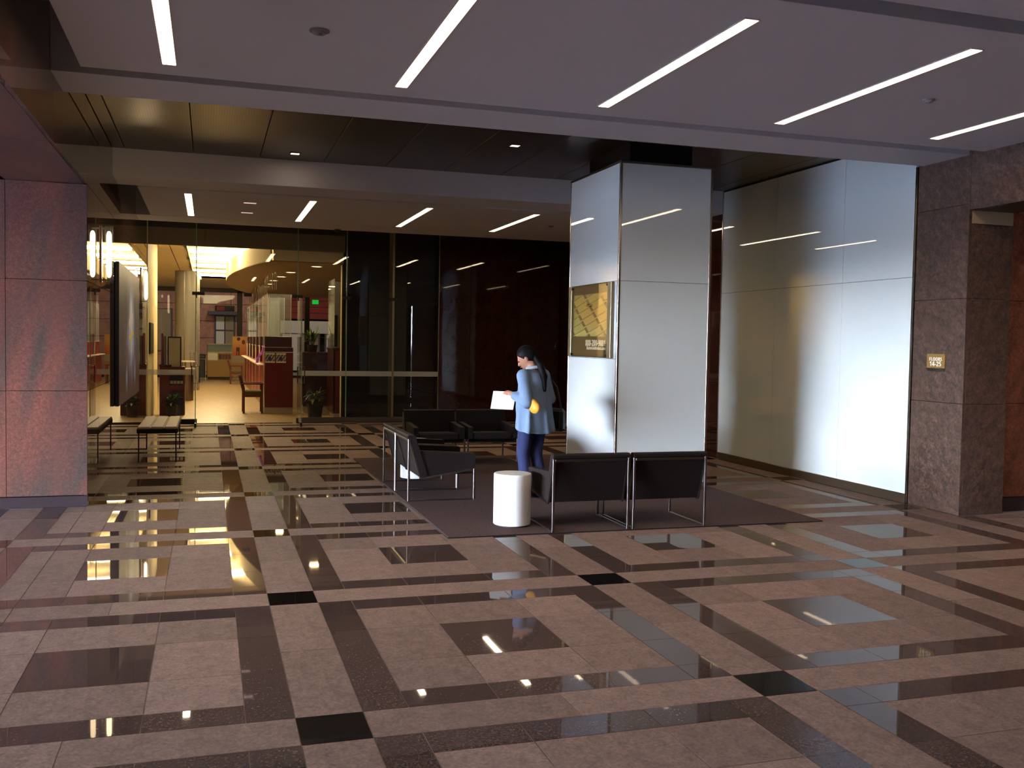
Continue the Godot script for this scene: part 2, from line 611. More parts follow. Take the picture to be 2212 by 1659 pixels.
func build_left_wall() -> void:
	var w := setting("wall_left", "polished pink granite wall with header over the side entrance", "wall")
	block("backing", M.joint, w, Vector3(XL - 0.7, 0, ZB - 0.3), Vector3(XL - 0.028, 3.98, -5.9))
	var ys := [0.0, 1.09, 2.12, 3.02, 4.0]
	slabs(w, M.polished_pink_granite, 0, XL, 1.0, [-15.0, -13.08, -11.02, -8.96, -6.9, -5.872], ys)
	# end of the wall, facing the photographer, and its base
	slabs(w, M.pink_granite, 2, -5.87, 1.0, [-14.64, -12.58, -10.52, -8.46, -6.4, -4.34, -2.28, XL], [0.105, 1.09, 2.12, 3.02])
	block("backing", M.joint, w, Vector3(XW, 0, -6.1), Vector3(XL - 0.028, 3.98, -5.9))
	block("base_course", M.dark_base, w, Vector3(XW, 0, -5.9), Vector3(XL + 0.004, 0.1, -5.855), 0.003)
	# header over the opening: face, underside
	block("header_core", M.joint, w, Vector3(XL - 0.66, 3.05, -5.9), Vector3(XL - 0.03, 3.98, 4.5))
	slabs(w, M.polished_pink_granite, 0, XL, 1.0, [-5.87, -3.81, -1.75, 0.31, 2.37, 4.5], [3.02, 4.0])
	var zs := [-5.87, -3.81, -1.75, 0.31, 2.37, 4.5]
	for k in zs.size() - 1:
		piece("soffit_slab", M.pink_granite, w, Vector3(-2.28, 3.02, zs[k] + 0.003), Vector3(XL - 0.032, 3.05, zs[k + 1] - 0.003))
	# wall beside the photographer
	block("backing", M.joint, w, Vector3(XL - 0.7, 0, 4.5), Vector3(XL - 0.028, 3.98, ZN))
	slabs(w, M.polished_pink_granite, 0, XL, 1.0, [4.5, 5.8, ZN], ys)
	var e := setting("wall_near", "dark granite wall behind the photographer", "wall")
	block("backing", M.joint, e, Vector3(XL - 0.7, 0, ZN + 0.028), Vector3(XR + 0.7, 3.98, ZN + 0.3))
	slabs(e, M.russet_granite, 2, ZN, -1.0, [XL, 0.43, 2.45, 4.47, XR], [0.0, 1.09, 2.12, 3.02, 4.0])


func build_right_wall() -> void:
	var w := setting("wall_right", "wall of white glass panels and taupe granite with an elevator lobby opening", "wall")
	# granite pier between the white panels and the opening
	block("backing", M.joint, w, Vector3(XR + 0.028, 0, -4.38), Vector3(XR + 0.5, 3.98, -3.68))
	slabs(w, M.taupe_granite, 0, XR, -1.0, [-4.375, -3.65], [0.0, 1.09, 2.12, 3.03, 4.0])
	slabs(w, M.taupe_granite, 2, -3.65, 1.0, [XR + 0.03, 7.03], [0.0, 1.09, 2.12, 2.84])
	block("jamb_reflection", M.kick, w, Vector3(XR + 0.03, 2.845, -3.68), Vector3(7.03, 2.97, -3.652))  # pale band paints the ceiling's reflection at the top of the jamb
	# header
	block("header_core", M.joint, w, Vector3(XR + 0.03, 3.0, -3.68), Vector3(7.06, 3.98, 3.0))
	slabs(w, M.taupe_granite, 0, XR, -1.0, [-3.65, -1.59, 0.47, 3.0], [2.97, 4.0])
	block("header_soffit", M.dark_metal, w, Vector3(XR + 0.03, 2.97, -3.65), Vector3(7.06, 3.0, 3.0))
	slabs(w, M.taupe_granite, 0, XR, -1.0, [3.0, 5.0, ZN], [0.0, 1.09, 2.12, 3.03, 4.0])
	block("backing", M.joint, w, Vector3(XR + 0.028, 0, 3.0), Vector3(XR + 0.5, 3.98, ZN))
	# white glass panels in steel edges on a bronze base
	block("backing", M.dark_void, w, Vector3(XR + 0.02, 0, ZB - 0.3), Vector3(XR + 0.3, 3.98, -4.38))
	var zs := [-8.33, -6.96, -5.57, -4.40]
	for k in 3:
		for y in [[0.098, 2.366], [2.37, YM - 0.02]]:
			block("white_glass_panel", M.white_glass, w, Vector3(XR - 0.012, y[0], zs[k] + 0.002), Vector3(XR + 0.02, y[1], zs[k + 1] - 0.002), 0.001)
	block("edge_trim", M.bright_steel, w, Vector3(XR - 0.02, 0.0, -4.40), Vector3(XR + 0.02, YC, -4.378), 0.002)
	block("edge_trim", M.bright_steel, w, Vector3(XR - 0.02, 0.0, -8.352), Vector3(XR + 0.02, YM, -8.33), 0.002)
	block("top_trim", M.dark_metal, w, Vector3(XR - 0.02, YM - 0.02, -8.33), Vector3(XR + 0.02, YM, -4.40))
	block("base_trim", M.bronze_base, w, Vector3(XR - 0.022, 0.0, -8.33), Vector3(XR + 0.02, 0.096, -4.40), 0.003)
	# stone beyond the white panels
	slabs(w, M.russet_granite, 0, XR - 0.01, -1.0, [-15.0, -12.8, -10.6, -8.355], [0.0, 1.09, 2.12, 3.15, 3.98])
	# elevator lobby behind the opening
	var l := setting("wall_lobby", "warm red stone walls of the elevator lobby seen through the opening", "wall")
	slabs(l, M.lobby_granite, 2, -3.78, 1.0, [7.03, 8.4, 9.7], [0.14, 1.09, 2.12, 3.0])
	block("lobby_base", M.dark_base, l, Vector3(7.03, 0, -3.81), Vector3(9.7, 0.137, -3.76))
	block("lobby_backing", M.joint, l, Vector3(7.03, 0, -4.0), Vector3(9.9, 3.1, -3.815))
	block("lobby_end", M.lobby_granite, l, Vector3(9.7, 0, -4.0), Vector3(9.9, 3.1, 3.2))
	block("lobby_side", M.lobby_granite, l, Vector3(7.06, 0, 2.98), Vector3(9.9, 3.1, 3.2))
	block("lobby_ceiling", M.ceiling_paint, l, Vector3(7.06, 3.0, -4.0), Vector3(9.9, 3.1, 3.2))


func build_back() -> void:
	var w := setting("wall_back", "dark russet granite wall beside the glass front", "wall")
	block("backing", M.joint, w, Vector3(2.06, 0, ZB - 0.7), Vector3(XR + 0.3, 3.98, ZB - 0.40))
	block("backing", M.joint, w, Vector3(3.9, 0, ZB - 0.40), Vector3(XR, 3.98, ZB - 0.03))
	slabs(w, M.russet_granite, 2, ZB, 1.0, [3.91, 4.56, 5.3, 6.06, XR - 0.02], [0.0, 1.09, 2.12, 3.15, 3.98])
	slabs(w, M.black_panel, 2, ZB - 0.37, 1.0, [2.07, 2.98, 3.9], [0.0, 2.1, 3.98], 0.006, "dark_panel")

	var s := setting("window_1", "frameless glass front of the bank with a frosted band", "glass front")
	var T := 0.006
	for r in [[XL + 0.004, -0.735, 0.03, 3.92], [1.135, 2.05, 0.1, 3.92], [2.07, 2.955, 0.1, 3.92], [3.005, 3.895, 0.1, 3.92], [-0.715, 1.115, 2.46, 3.92]]:
		block("pane", M.pane, s, Vector3(r[0], r[2], ZB - T), Vector3(r[1], r[3], ZB + T))
	for x in [-0.725, 1.125]:
		block("glass_joint", M.glass_edge, s, Vector3(x - 0.009, 2.46, ZB - 0.012), Vector3(x + 0.009, 3.92, ZB + 0.012))
	block("glass_joint", M.glass_edge, s, Vector3(2.052, 0.1, ZB - 0.03), Vector3(2.068, 3.92, ZB + 0.012))
	block("mullion", M.champagne, s, Vector3(2.958, 0.1, ZB - 0.36), Vector3(3.002, 3.92, ZB + 0.01), 0.003)  # glass fin; the bank's yellow reflected in it is put into the colour
	block("mullion", M.champagne, s, Vector3(3.897, 0.1, ZB - 0.02), Vector3(3.909, 3.92, ZB + 0.012))  # yellow reflection on the glass fin edge, painted as pale metal
	block("bottom_rail", M.steel, s, Vector3(1.13, 0.0, ZB - 0.03), Vector3(3.91, 0.1, ZB + 0.03), 0.004)
	block("bottom_rail", M.dark_metal, s, Vector3(XL, 0.0, ZB - 0.02), Vector3(-0.73, 0.03, ZB + 0.02))
	block("floor_closer", M.dark_metal, s, Vector3(-0.98, 0.0, ZB + 0.0), Vector3(-0.74, 0.09, ZB + 0.10), 0.01)
	block("frosted_band", M.frosted_film, s, Vector3(1.14, 0.907, ZB + T), Vector3(3.895, 1.006, ZB + T + 0.002))
	block("frosted_band", M.frosted_film, s, Vector3(XL + 0.01, 0.907, ZB + T), Vector3(-0.74, 1.006, ZB + T + 0.002))
	for x in [[-0.80, -0.58], [0.13, 0.27], [1.02, 1.22], [1.98, 2.14], [2.90, 3.06]]:
		block("patch_fitting", M.dark_metal, s, Vector3(x[0], 2.40, ZB - 0.02), Vector3(x[1], 2.46, ZB + 0.02), 0.004)
	# two glass doors standing open into the lobby
	var n := 1
	for x in [-0.725, 1.125]:
		var d := setting("door_%d" % n, ["open glass door leaf beside the bench side of the bank entrance", "open glass door leaf beside the potted plant, with pull handles"][n - 1], "door")
		var lf := block("leaf", M.pane, d, Vector3(x - 0.006, 0.012, ZB + 0.03), Vector3(x + 0.006, 2.42, ZB + 0.93))
		block("leaf_edge", M.glass_edge, d, Vector3(x - 0.007, 0.1, ZB + 0.928), Vector3(x + 0.007, 2.34, ZB + 0.936))
		block("top_patch", M.dark_metal, d, Vector3(x - 0.016, 2.34, ZB + 0.0), Vector3(x + 0.016, 2.42, ZB + 0.18), 0.004)
		block("bottom_patch", M.dark_metal, d, Vector3(x - 0.018, 0.006, ZB + 0.02), Vector3(x + 0.018, 0.10, ZB + 0.20), 0.004)
		block("corner_patch", M.dark_metal, d, Vector3(x - 0.018, 0.006, ZB + 0.80), Vector3(x + 0.018, 0.08, ZB + 0.94), 0.004)
		for sd in [-1.0, 1.0]:
			var h := MB.new()
			var hx: float = x + sd * 0.065
			h.tube([Vector3(x, 0.80, ZB + 0.84), Vector3(hx, 0.80, ZB + 0.84), Vector3(hx, 1.10, ZB + 0.84), Vector3(x, 1.10, ZB + 0.84)], [0.011, 0.011, 0.011, 0.011], 8)
			part(h, "handle", M.bright_steel, lf)
		n += 1


func build_side_entrance() -> void:
	# daylight comes from here: a glazed street entrance out of frame
	var w := setting("window_2", "glazed street entrance of the side passage", "glazing")
	for k in 7:
		var z := -5.87 + k * 1.75
		block("post", M.dark_metal, w, Vector3(XW - 0.05, 0, z - 0.03), Vector3(XW + 0.05, 2.75, z + 0.03))
		if k < 6:
			block("pane", M.pane, w, Vector3(XW - 0.006, 0.05, z + 0.03), Vector3(XW + 0.006, 2.70, z + 1.72))
	block("head_rail", M.dark_metal, w, Vector3(XW - 0.05, 2.70, -5.87), Vector3(XW + 0.05, 2.80, 6.1))
	var c := setting("wall_passage", "stone walls, floor and ceiling of the side hall", "wall")
	block("closed_end", M.pink_granite, c, Vector3(XW - 0.1, 0, 4.63), Vector3(XW + 0.1, 2.8, 6.3))
	block("upstand", M.pink_granite, c, Vector3(XW - 0.1, 2.80, -6.1), Vector3(XW + 0.1, 3.98, 6.3))
	block("passage_side", M.pink_granite, c, Vector3(XW - 0.1, 0, 6.1), Vector3(XL - 0.03, 3.98, 6.3))
	block("passage_return", M.pink_granite, c, Vector3(XL - 0.7, 0, ZN), Vector3(XL - 0.03, 3.98, 6.3))
	block("passage_ceiling", M.ceiling_paint, c, Vector3(XW - 0.1, 3.35, -6.1), Vector3(-2.25, 3.5, 6.3))
	block("passage_floor", M.flamed_granite_1, c, Vector3(XW - 0.05, -0.15, -5.9), Vector3(XL - 0.6, -0.022, 6.3))
	var g := setting("ground_street", "pale pavement outside the street entrance", "pavement")
	block("paving", M.pavement, g, Vector3(-70, -0.25, -45), Vector3(XW - 0.05, -0.02, 45))


func area_lamp(parent: Node3D, at: Vector3, size: Vector2, energy: float, c: Color) -> void:
	var l := AreaLight3D.new()
	l.name = "lamp_glow"
	l.area_size = size
	l.light_color = c
	l.light_energy = energy
	l.position = at
	l.rotation.x = -PI / 2
	l.shadow_enabled = true
	parent.add_child(l, true)


func omni(parent: Node3D, at: Vector3, energy: float, c: Color, size := 0.05) -> void:
	var l := OmniLight3D.new()
	l.name = "bulb_glow"
	l.position = at
	l.light_color = c
	l.light_energy = energy
	l.light_size = size
	l.omni_range = 30.0
	l.omni_attenuation = 2.0
	l.shadow_enabled = true
	parent.add_child(l, true)


func build_bank_shell() -> void:
	var f := setting("floor_bank", "pale oak floor of the bank", "floor")
	block("oak_boards", M.oak_floor, f, Vector3(-5.6, -0.15, -37.1), Vector3(8.1, -0.002, ZB - 0.055))
	var w := setting("wall_bank", "cream walls of the bank", "wall")
	block("cream_wall", M.cream, w, Vector3(XL - 0.2, 0, -18.85), Vector3(XL, 3.9, ZB - 0.3))
	block("cream_return", M.cream, w, Vector3(-5.6, 0, -18.85), Vector3(XL - 0.2, 3.9, -18.65))
	block("far_side", M.cream, w, Vector3(-5.8, 0, -37.2), Vector3(-5.6, 3.9, -18.65))
	block("far_side", M.cream, w, Vector3(8.0, 0, -37.2), Vector3(8.2, 3.9, ZB - 0.7))
	block("front_return", M.cream, w, Vector3(2.06, 0, ZB - 0.9), Vector3(8.1, 3.9, ZB - 0.7))
	block("bulkhead", M.bulkhead, w, Vector3(XL, 3.34, ZB - 0.42), Vector3(2.06, 3.66, ZB - 0.3))
	block("dark_strip", M.dark_metal, w, Vector3(XL, 3.66, ZB - 0.45), Vector3(2.06, 3.98, ZB - 0.3))  # dark strip above the bulkhead
	var c := setting("ceiling_bank", "cream bank ceiling with a light trough and a curved dropped soffit", "ceiling")
	# ceiling round a trough of lamps
	var y := 3.62
	block("ceiling_panel", M.bank_ceiling, c, Vector3(-5.8, y, -37.2), Vector3(-1.0, y + 0.1, ZB - 0.42))
	block("ceiling_panel", M.bank_ceiling, c, Vector3(0.75, y, -37.2), Vector3(8.2, y + 0.1, ZB - 0.42))
	block("ceiling_panel", M.bank_ceiling, c, Vector3(-1.0, y, -37.2), Vector3(0.75, y + 0.1, -30.3))
	block("ceiling_panel", M.bank_ceiling, c, Vector3(-1.0, y, -17.6), Vector3(0.75, y + 0.1, ZB - 0.42))
	block("trough_lid", M.bank_ceiling, c, Vector3(-1.1, y + 0.3, -30.4), Vector3(0.85, y + 0.36, -17.5))
	for x in [-1.05, 0.75]:
		block("trough_side", M.bank_ceiling, c, Vector3(x, y, -30.4), Vector3(x + 0.05, y + 0.3, -17.5))
	for z in [-30.4, -17.6]:
		block("trough_end", M.bank_ceiling, c, Vector3(-1.1, y, z), Vector3(0.85, y + 0.36, z + 0.1))
	block("ceiling_joint", M.joint, c, Vector3(-1.34, y - 0.002, -37.0), Vector3(-1.325, y + 0.01, ZB - 0.45))
	# soffit with a curved edge
	var pts := PackedVector2Array()
	var edge := PackedVector2Array()
	for k in 33:
		var t := k / 32.0
		var a := lerpf(-1.18, 1.18, t)
		edge.append(Vector2(7.63 - 7.7 * cos(a * 0.42) , -22.6 + 7.6 * sin(a) / sin(1.18)))
	for k in 33:
		var t := k / 32.0
		var zz := lerpf(-15.5, -29.6, t)
		var e := (zz + 22.3) / 7.2
		edge[k] = Vector2(-0.07 + 0.80 * pow(absf(e), 2.2), zz)
	pts.append_array(edge)
	pts.append(Vector2(2.6, -31.4))
	pts.append(Vector2(7.9, -31.4))
	pts.append(Vector2(7.9, -15.5))
	var s := MB.new()
	s.prism(pts, Vector3(0, 3.12, 0), Vector3.RIGHT, Vector3.BACK, Vector3(0, 0.02, 0))
	part(s, "soffit_underside", M.soffit_under, c)
	var fa := MB.new()
	for k in 32:
		var p := Vector3(edge[k].x, 3.13, edge[k].y)
		var q := Vector3(edge[k + 1].x, 3.13, edge[k + 1].y)
		var nn := (q - p).cross(Vector3.UP).normalized()
		if nn.x > 0:
			nn = -nn
		fa.box((p + q) * 0.5 + Vector3(0, 0.18, 0) - nn * 0.02, Vector3(0.04, 0.36, (q - p).length() + 0.012), Basis.looking_at(q - p))
	part(fa, "soffit_fascia", M.cream, c)
	block("soffit_fascia", M.cream, c, Vector3(0.70, 3.14, -15.56), Vector3(7.9, y, -15.5))
	# lamp strip hidden behind the top of the fascia, washing the ceiling
	var cv := thing("cove_lamp", "glowing cove strip along the curved soffit edge in the bank", "ceiling light")
	for k in range(4, 21):
		var p := Vector3(edge[k].x + 0.16, 3.40, edge[k].y)
		var q := Vector3(edge[k + 1].x + 0.16, 3.40, edge[k + 1].y)
		var cs := MB.new()
		cs.box((p + q) * 0.5, Vector3(0.05, 0.03, (q - p).length() - 0.01), Basis.looking_at(q - p))
		part(cs, "lamp_tube", M.bank_lamp, cv)
	for k in [6, 10, 14, 18]:
		omni(cv, Vector3(edge[k].x + 0.16, 3.47, edge[k].y), 1.2, Color(1.0, 0.88, 0.64), 0.03)
	# far glazing with the arcade beyond it
	var g := setting("window_3", "tall dark framed windows at the far end of the bank", "windows")
	for x in [-5.6, -2.9, 0.7, 3.4, 5.6, 7.9]:
		block("mullion", M.dark_metal, g, Vector3(x - 0.10, 0, -37.15), Vector3(x + 0.10, 3.62, -36.95), 0.01)
	for k in 5:
		var xs := [-5.6, -2.9, 0.7, 3.4, 5.6, 7.9]
		block("pane", M.far_pane, g, Vector3(xs[k] + 0.1, 0.1, -37.06), Vector3(xs[k + 1] - 0.1, 3.5, -37.05))
	block("head_rail", M.slate, g, Vector3(-5.6, 3.45, -37.15), Vector3(8.0, 3.62, -36.95))
	block("sill_rail", M.dark_metal, g, Vector3(-5.6, 0, -37.15), Vector3(8.0, 0.1, -36.95))
	var a2 := setting("wall_arcade", "pink stone arcade front seen through the far bank windows", "wall")
	block("arcade_floor", M.pavement, a2, Vector3(-14, -0.2, -44.5), Vector3(16, -0.01, -37.2))
	block("arcade_ceiling", M.ceiling_paint, setting("added_arcade_roof", "added unseen roof keeping the sky off the pink front", "ceiling"), Vector3(-14, 5.6, -44.7), Vector3(16, 5.8, -37.0))  # unseen roof, added to shut the sky out over the pink front
	block("added_arcade_end", M.pink_facade, a2, Vector3(-14.2, -0.2, -44.7), Vector3(-14, 5.8, -37.0))  # ends added with the roof to close the space off from the sky
	block("added_arcade_end", M.pink_facade, a2, Vector3(16, -0.2, -44.7), Vector3(16.2, 5.8, -37.0))
	block("arcade_header", M.slate, a2, Vector3(-14, 3.62, -37.2), Vector3(16, 5.8, -37.0))
	block("arcade_return", M.slate, a2, Vector3(-14, -0.2, -37.2), Vector3(-5.7, 3.7, -37.0))
	block("arcade_return", M.slate, a2, Vector3(8.1, -0.2, -37.2), Vector3(16, 3.7, -37.0))
	block("arcade_backing", M.joint, a2, Vector3(-14, -0.2, -44.8), Vector3(16, 5.8, -44.06))
	for i in 10:
		for j in 7:
			var x0 := -11.0 + i * 2.3
			if x0 > 2.6 and x0 < 5.2:
				continue
			piece("facade_block", M.pink_facade, a2, Vector3(x0 + 0.01, j * 0.8 + 0.01, -44.1), Vector3(x0 + 2.29, j * 0.8 + 0.79, -44.0))
	for j in 10:
		for i in 4:
			piece("brick_course", M.brick_red, a2, Vector3(2.82 + i * 1.15, j * 0.3 + 2.6, -44.1), Vector3(3.95 + i * 1.15, j * 0.3 + 2.88, -44.02))
	block("facade_band", M.paper_white, a2, Vector3(2.8, 1.9, -44.12), Vector3(7.4, 2.5, -43.98))
	for e in [[-0.17, 2.0, 0.62, 2.62], [-0.17, 1.2, 0.62, 1.92], [-3.6, 1.0, -2.2, 2.9], [2.9, 0.1, 4.6, 1.85], [5.0, 0.1, 6.6, 1.85]]:
		var fr := block("window_frame", M.slate, a2, Vector3(e[0] - 0.08, e[1] - 0.04, -44.05), Vector3(e[2] + 0.08, e[3] + 0.04, -43.95), 0.0)
		for h in 2:
			var xm: float = lerpf(e[0], e[2], 0.5)
			piece("window_light", M.paper_white if h == 0 else M.kick, a2, Vector3(e[0] if h == 0 else xm + 0.03, e[1], -43.96), Vector3(xm - 0.03 if h == 0 else e[2], e[3], -43.94))
	block("shop_canopy", M.slate, a2, Vector3(-0.55, 2.68, -44.0), Vector3(0.85, 2.86, -43.6), 0.02)
	block("shop_sign", M.dark_metal, a2, Vector3(-0.22, 2.86, -43.9), Vector3(0.66, 3.14, -43.8))
	block("shop_sign_panel", M.brick_red, a2, Vector3(-0.15, 2.90, -43.8), Vector3(0.20, 3.10, -43.79))


func build_column() -> void:
	var x0 := 3.71; var x1 := 4.82; var z0 := -7.14; var z1 := -5.65; var top := 3.59
	var c := thing("column", "square column clad in white glass with steel edges, beside the woman", "column", Vector3((x0 + x1) / 2, 0, (z0 + z1) / 2))
	var o := -c.position
	block("core", M.dark_metal, c, Vector3(x0 + 0.03, 0, z0 + 0.03) + o, Vector3(x1 - 0.03, top - 0.01, z1 - 0.03) + o)
	for y in [[0.09, 2.302], [2.306, top - 0.025]]:
		block("white_glass_panel", M.white_glass, c, Vector3(x0 + 0.024, y[0], z1 - 0.03) + o, Vector3(x1 - 0.024, y[1], z1) + o, 0.001)
		block("white_glass_panel", M.white_glass, c, Vector3(x0 + 0.024, y[0], z0) + o, Vector3(x1 - 0.024, y[1], z0 + 0.03) + o, 0.001)
		block("white_glass_panel", M.white_glass, c, Vector3(x1 - 0.03, y[0], z0 + 0.024) + o, Vector3(x1, y[1], z1 - 0.024) + o, 0.001)
	for y in [[0.09, 1.452], [1.456, 2.302], [2.306, top - 0.025]]:
		block("white_glass_panel", M.white_glass, c, Vector3(x0, y[0], z0 + 0.024) + o, Vector3(x0 + 0.03, y[1], z1 - 0.024) + o, 0.001)
	for x in [x0 + 0.010, x1 - 0.010]:
		for z in [z0 + 0.010, z1 - 0.010]:
			block("edge_trim", M.bright_steel, c, Vector3(x - 0.013, 0, z - 0.013) + o, Vector3(x + 0.013, top, z + 0.013) + o, 0.003)
	block("top_cap", M.steel, c, Vector3(x0 - 0.004, top - 0.022, z0 - 0.004) + o, Vector3(x1 + 0.004, top, z1 + 0.004) + o, 0.003)
	block("base_plinth", M.bronze_base, c, Vector3(x0 + 0.01, 0, z0 + 0.01) + o, Vector3(x1 - 0.01, 0.088, z1 - 0.01) + o)
	block("neck", M.black_panel, c, Vector3(x0 + 0.16, top - 0.01, z0 + 0.2) + o, Vector3(x1 - 0.2, YM, z1 - 0.12) + o)

	# framed poster on the side that faces the passage
	var p := thing("framed_poster", "framed poster of gold bars with a phone number, on the white column", "poster", Vector3(x0, 0, -6.39))
	var zl := -0.64; var zr := 0.65   # left and right as the reader sees it
	block("back_board", M.dark_metal, p, Vector3(-0.02, 1.462, zl + 0.03), Vector3(-0.001, 2.298, zr - 0.03))
	block("side_frame", M.champagne, p, Vector3(-0.045, 1.462, zl), Vector3(-0.001, 2.298, zl + 0.09), 0.004)
	block("side_frame", M.champagne, p, Vector3(-0.045, 1.462, zr - 0.10), Vector3(-0.001, 2.298, zr), 0.004)
	var gold := paint(320, 256, func(u: float, w: float) -> Color:
		# bars of bullion laid in slanting rows, as printed
		var a := u * 1.25 + w * 0.42
		var b := w * 1.3 - u * 0.25
		var row := floorf((u * 0.95 + (1.0 - w) * 0.62) * 2.3)
		var fr := fposmod((u * 0.95 + (1.0 - w) * 0.62) * 2.3, 1.0)
		var bars := fposmod((u * 0.42 + w) * 5.2 + row * 0.37, 1.0)
		var c2 := Color(0.66, 0.60, 0.28).lerp(Color(0.68, 0.43, 0.18), clampf(a * 0.75 - 0.2 + 0.15 * sin(row * 2.0), 0.0, 1.0))
		c2 = c2.lerp(Color(0.58, 0.64, 0.40), clampf(b - 0.45, 0.0, 0.5))
		if fr < 0.17 and bars > 0.25:
			c2 = Color(0.36, 0.20, 0.12)
		elif bars < 0.075:
			c2 = c2.darkened(0.6)
		elif bars < 0.15:
			c2 = c2.lightened(0.12)
		return c2)
	var gm := mat("gold_print", Color.WHITE, 0.25)
	gm.albedo_texture = gold
	var bg := MB.new()
	bg.span(Vector3(-0.0225, 1.50, zl + 0.09), Vector3(-0.0205, 2.27, zr - 0.10))
	part(bg, "poster_ground", mat("poster_brown", Color(0.13, 0.09, 0.075), 0.3), p)
	var im := MB.new()
	im.sheet(Vector3(-0.0235, 2.19, zl + 0.13), Vector3(-0.0235, 2.19, zr - 0.12), Vector3(-0.0235, 1.70, zr - 0.12), Vector3(-0.0235, 1.70, zl + 0.13))
	part(im, "gold_bars_print", gm, p)
	text(p, "phone_number", "888-200-9001", Vector3(-0.0235, 1.625, zr - 0.47), PI / -2, 0.098, M.champagne_text)
	text(p, "web_address", "MasterGoldBrokers.com", Vector3(-0.0235, 1.567, zr - 0.45), PI / -2, 0.048, M.champagne_text)
	var gl := mat("poster_glass", Color(0.75, 0.85, 0.72, 0.01), 0.0)
	gl.transparency = BaseMaterial3D.TRANSPARENCY_ALPHA
	block("cover_glass", gl, p, Vector3(-0.034, 1.47, zl + 0.06), Vector3(-0.030, 2.29, zr - 0.07))
	for z in [zl + 0.10, zr - 0.12]:
		for y in [1.49, 2.27]:
			var s := MB.new()
			s.tube([Vector3(-0.046, y, z), Vector3(-0.02, y, z)], [0.012, 0.012], 10)
			part(s, "standoff", M.dark_metal, p)


func text(parent: Node3D, called: String, words: String, at: Vector3, turn: float, height: float, m: Material) -> void:
	var tm := TextMesh.new()
	var f := SystemFont.new()
	f.font_names = PackedStringArray(["Droid Sans"])
	f.font_weight = 700
	tm.font = f
	tm.text = words
	tm.font_size = 48
	tm.pixel_size = height / 48.0
	tm.depth = 0.002
	tm.curve_step = 2.0
	var o := part(tm, called, m, parent)
	o.position = at
	o.rotation.y = turn


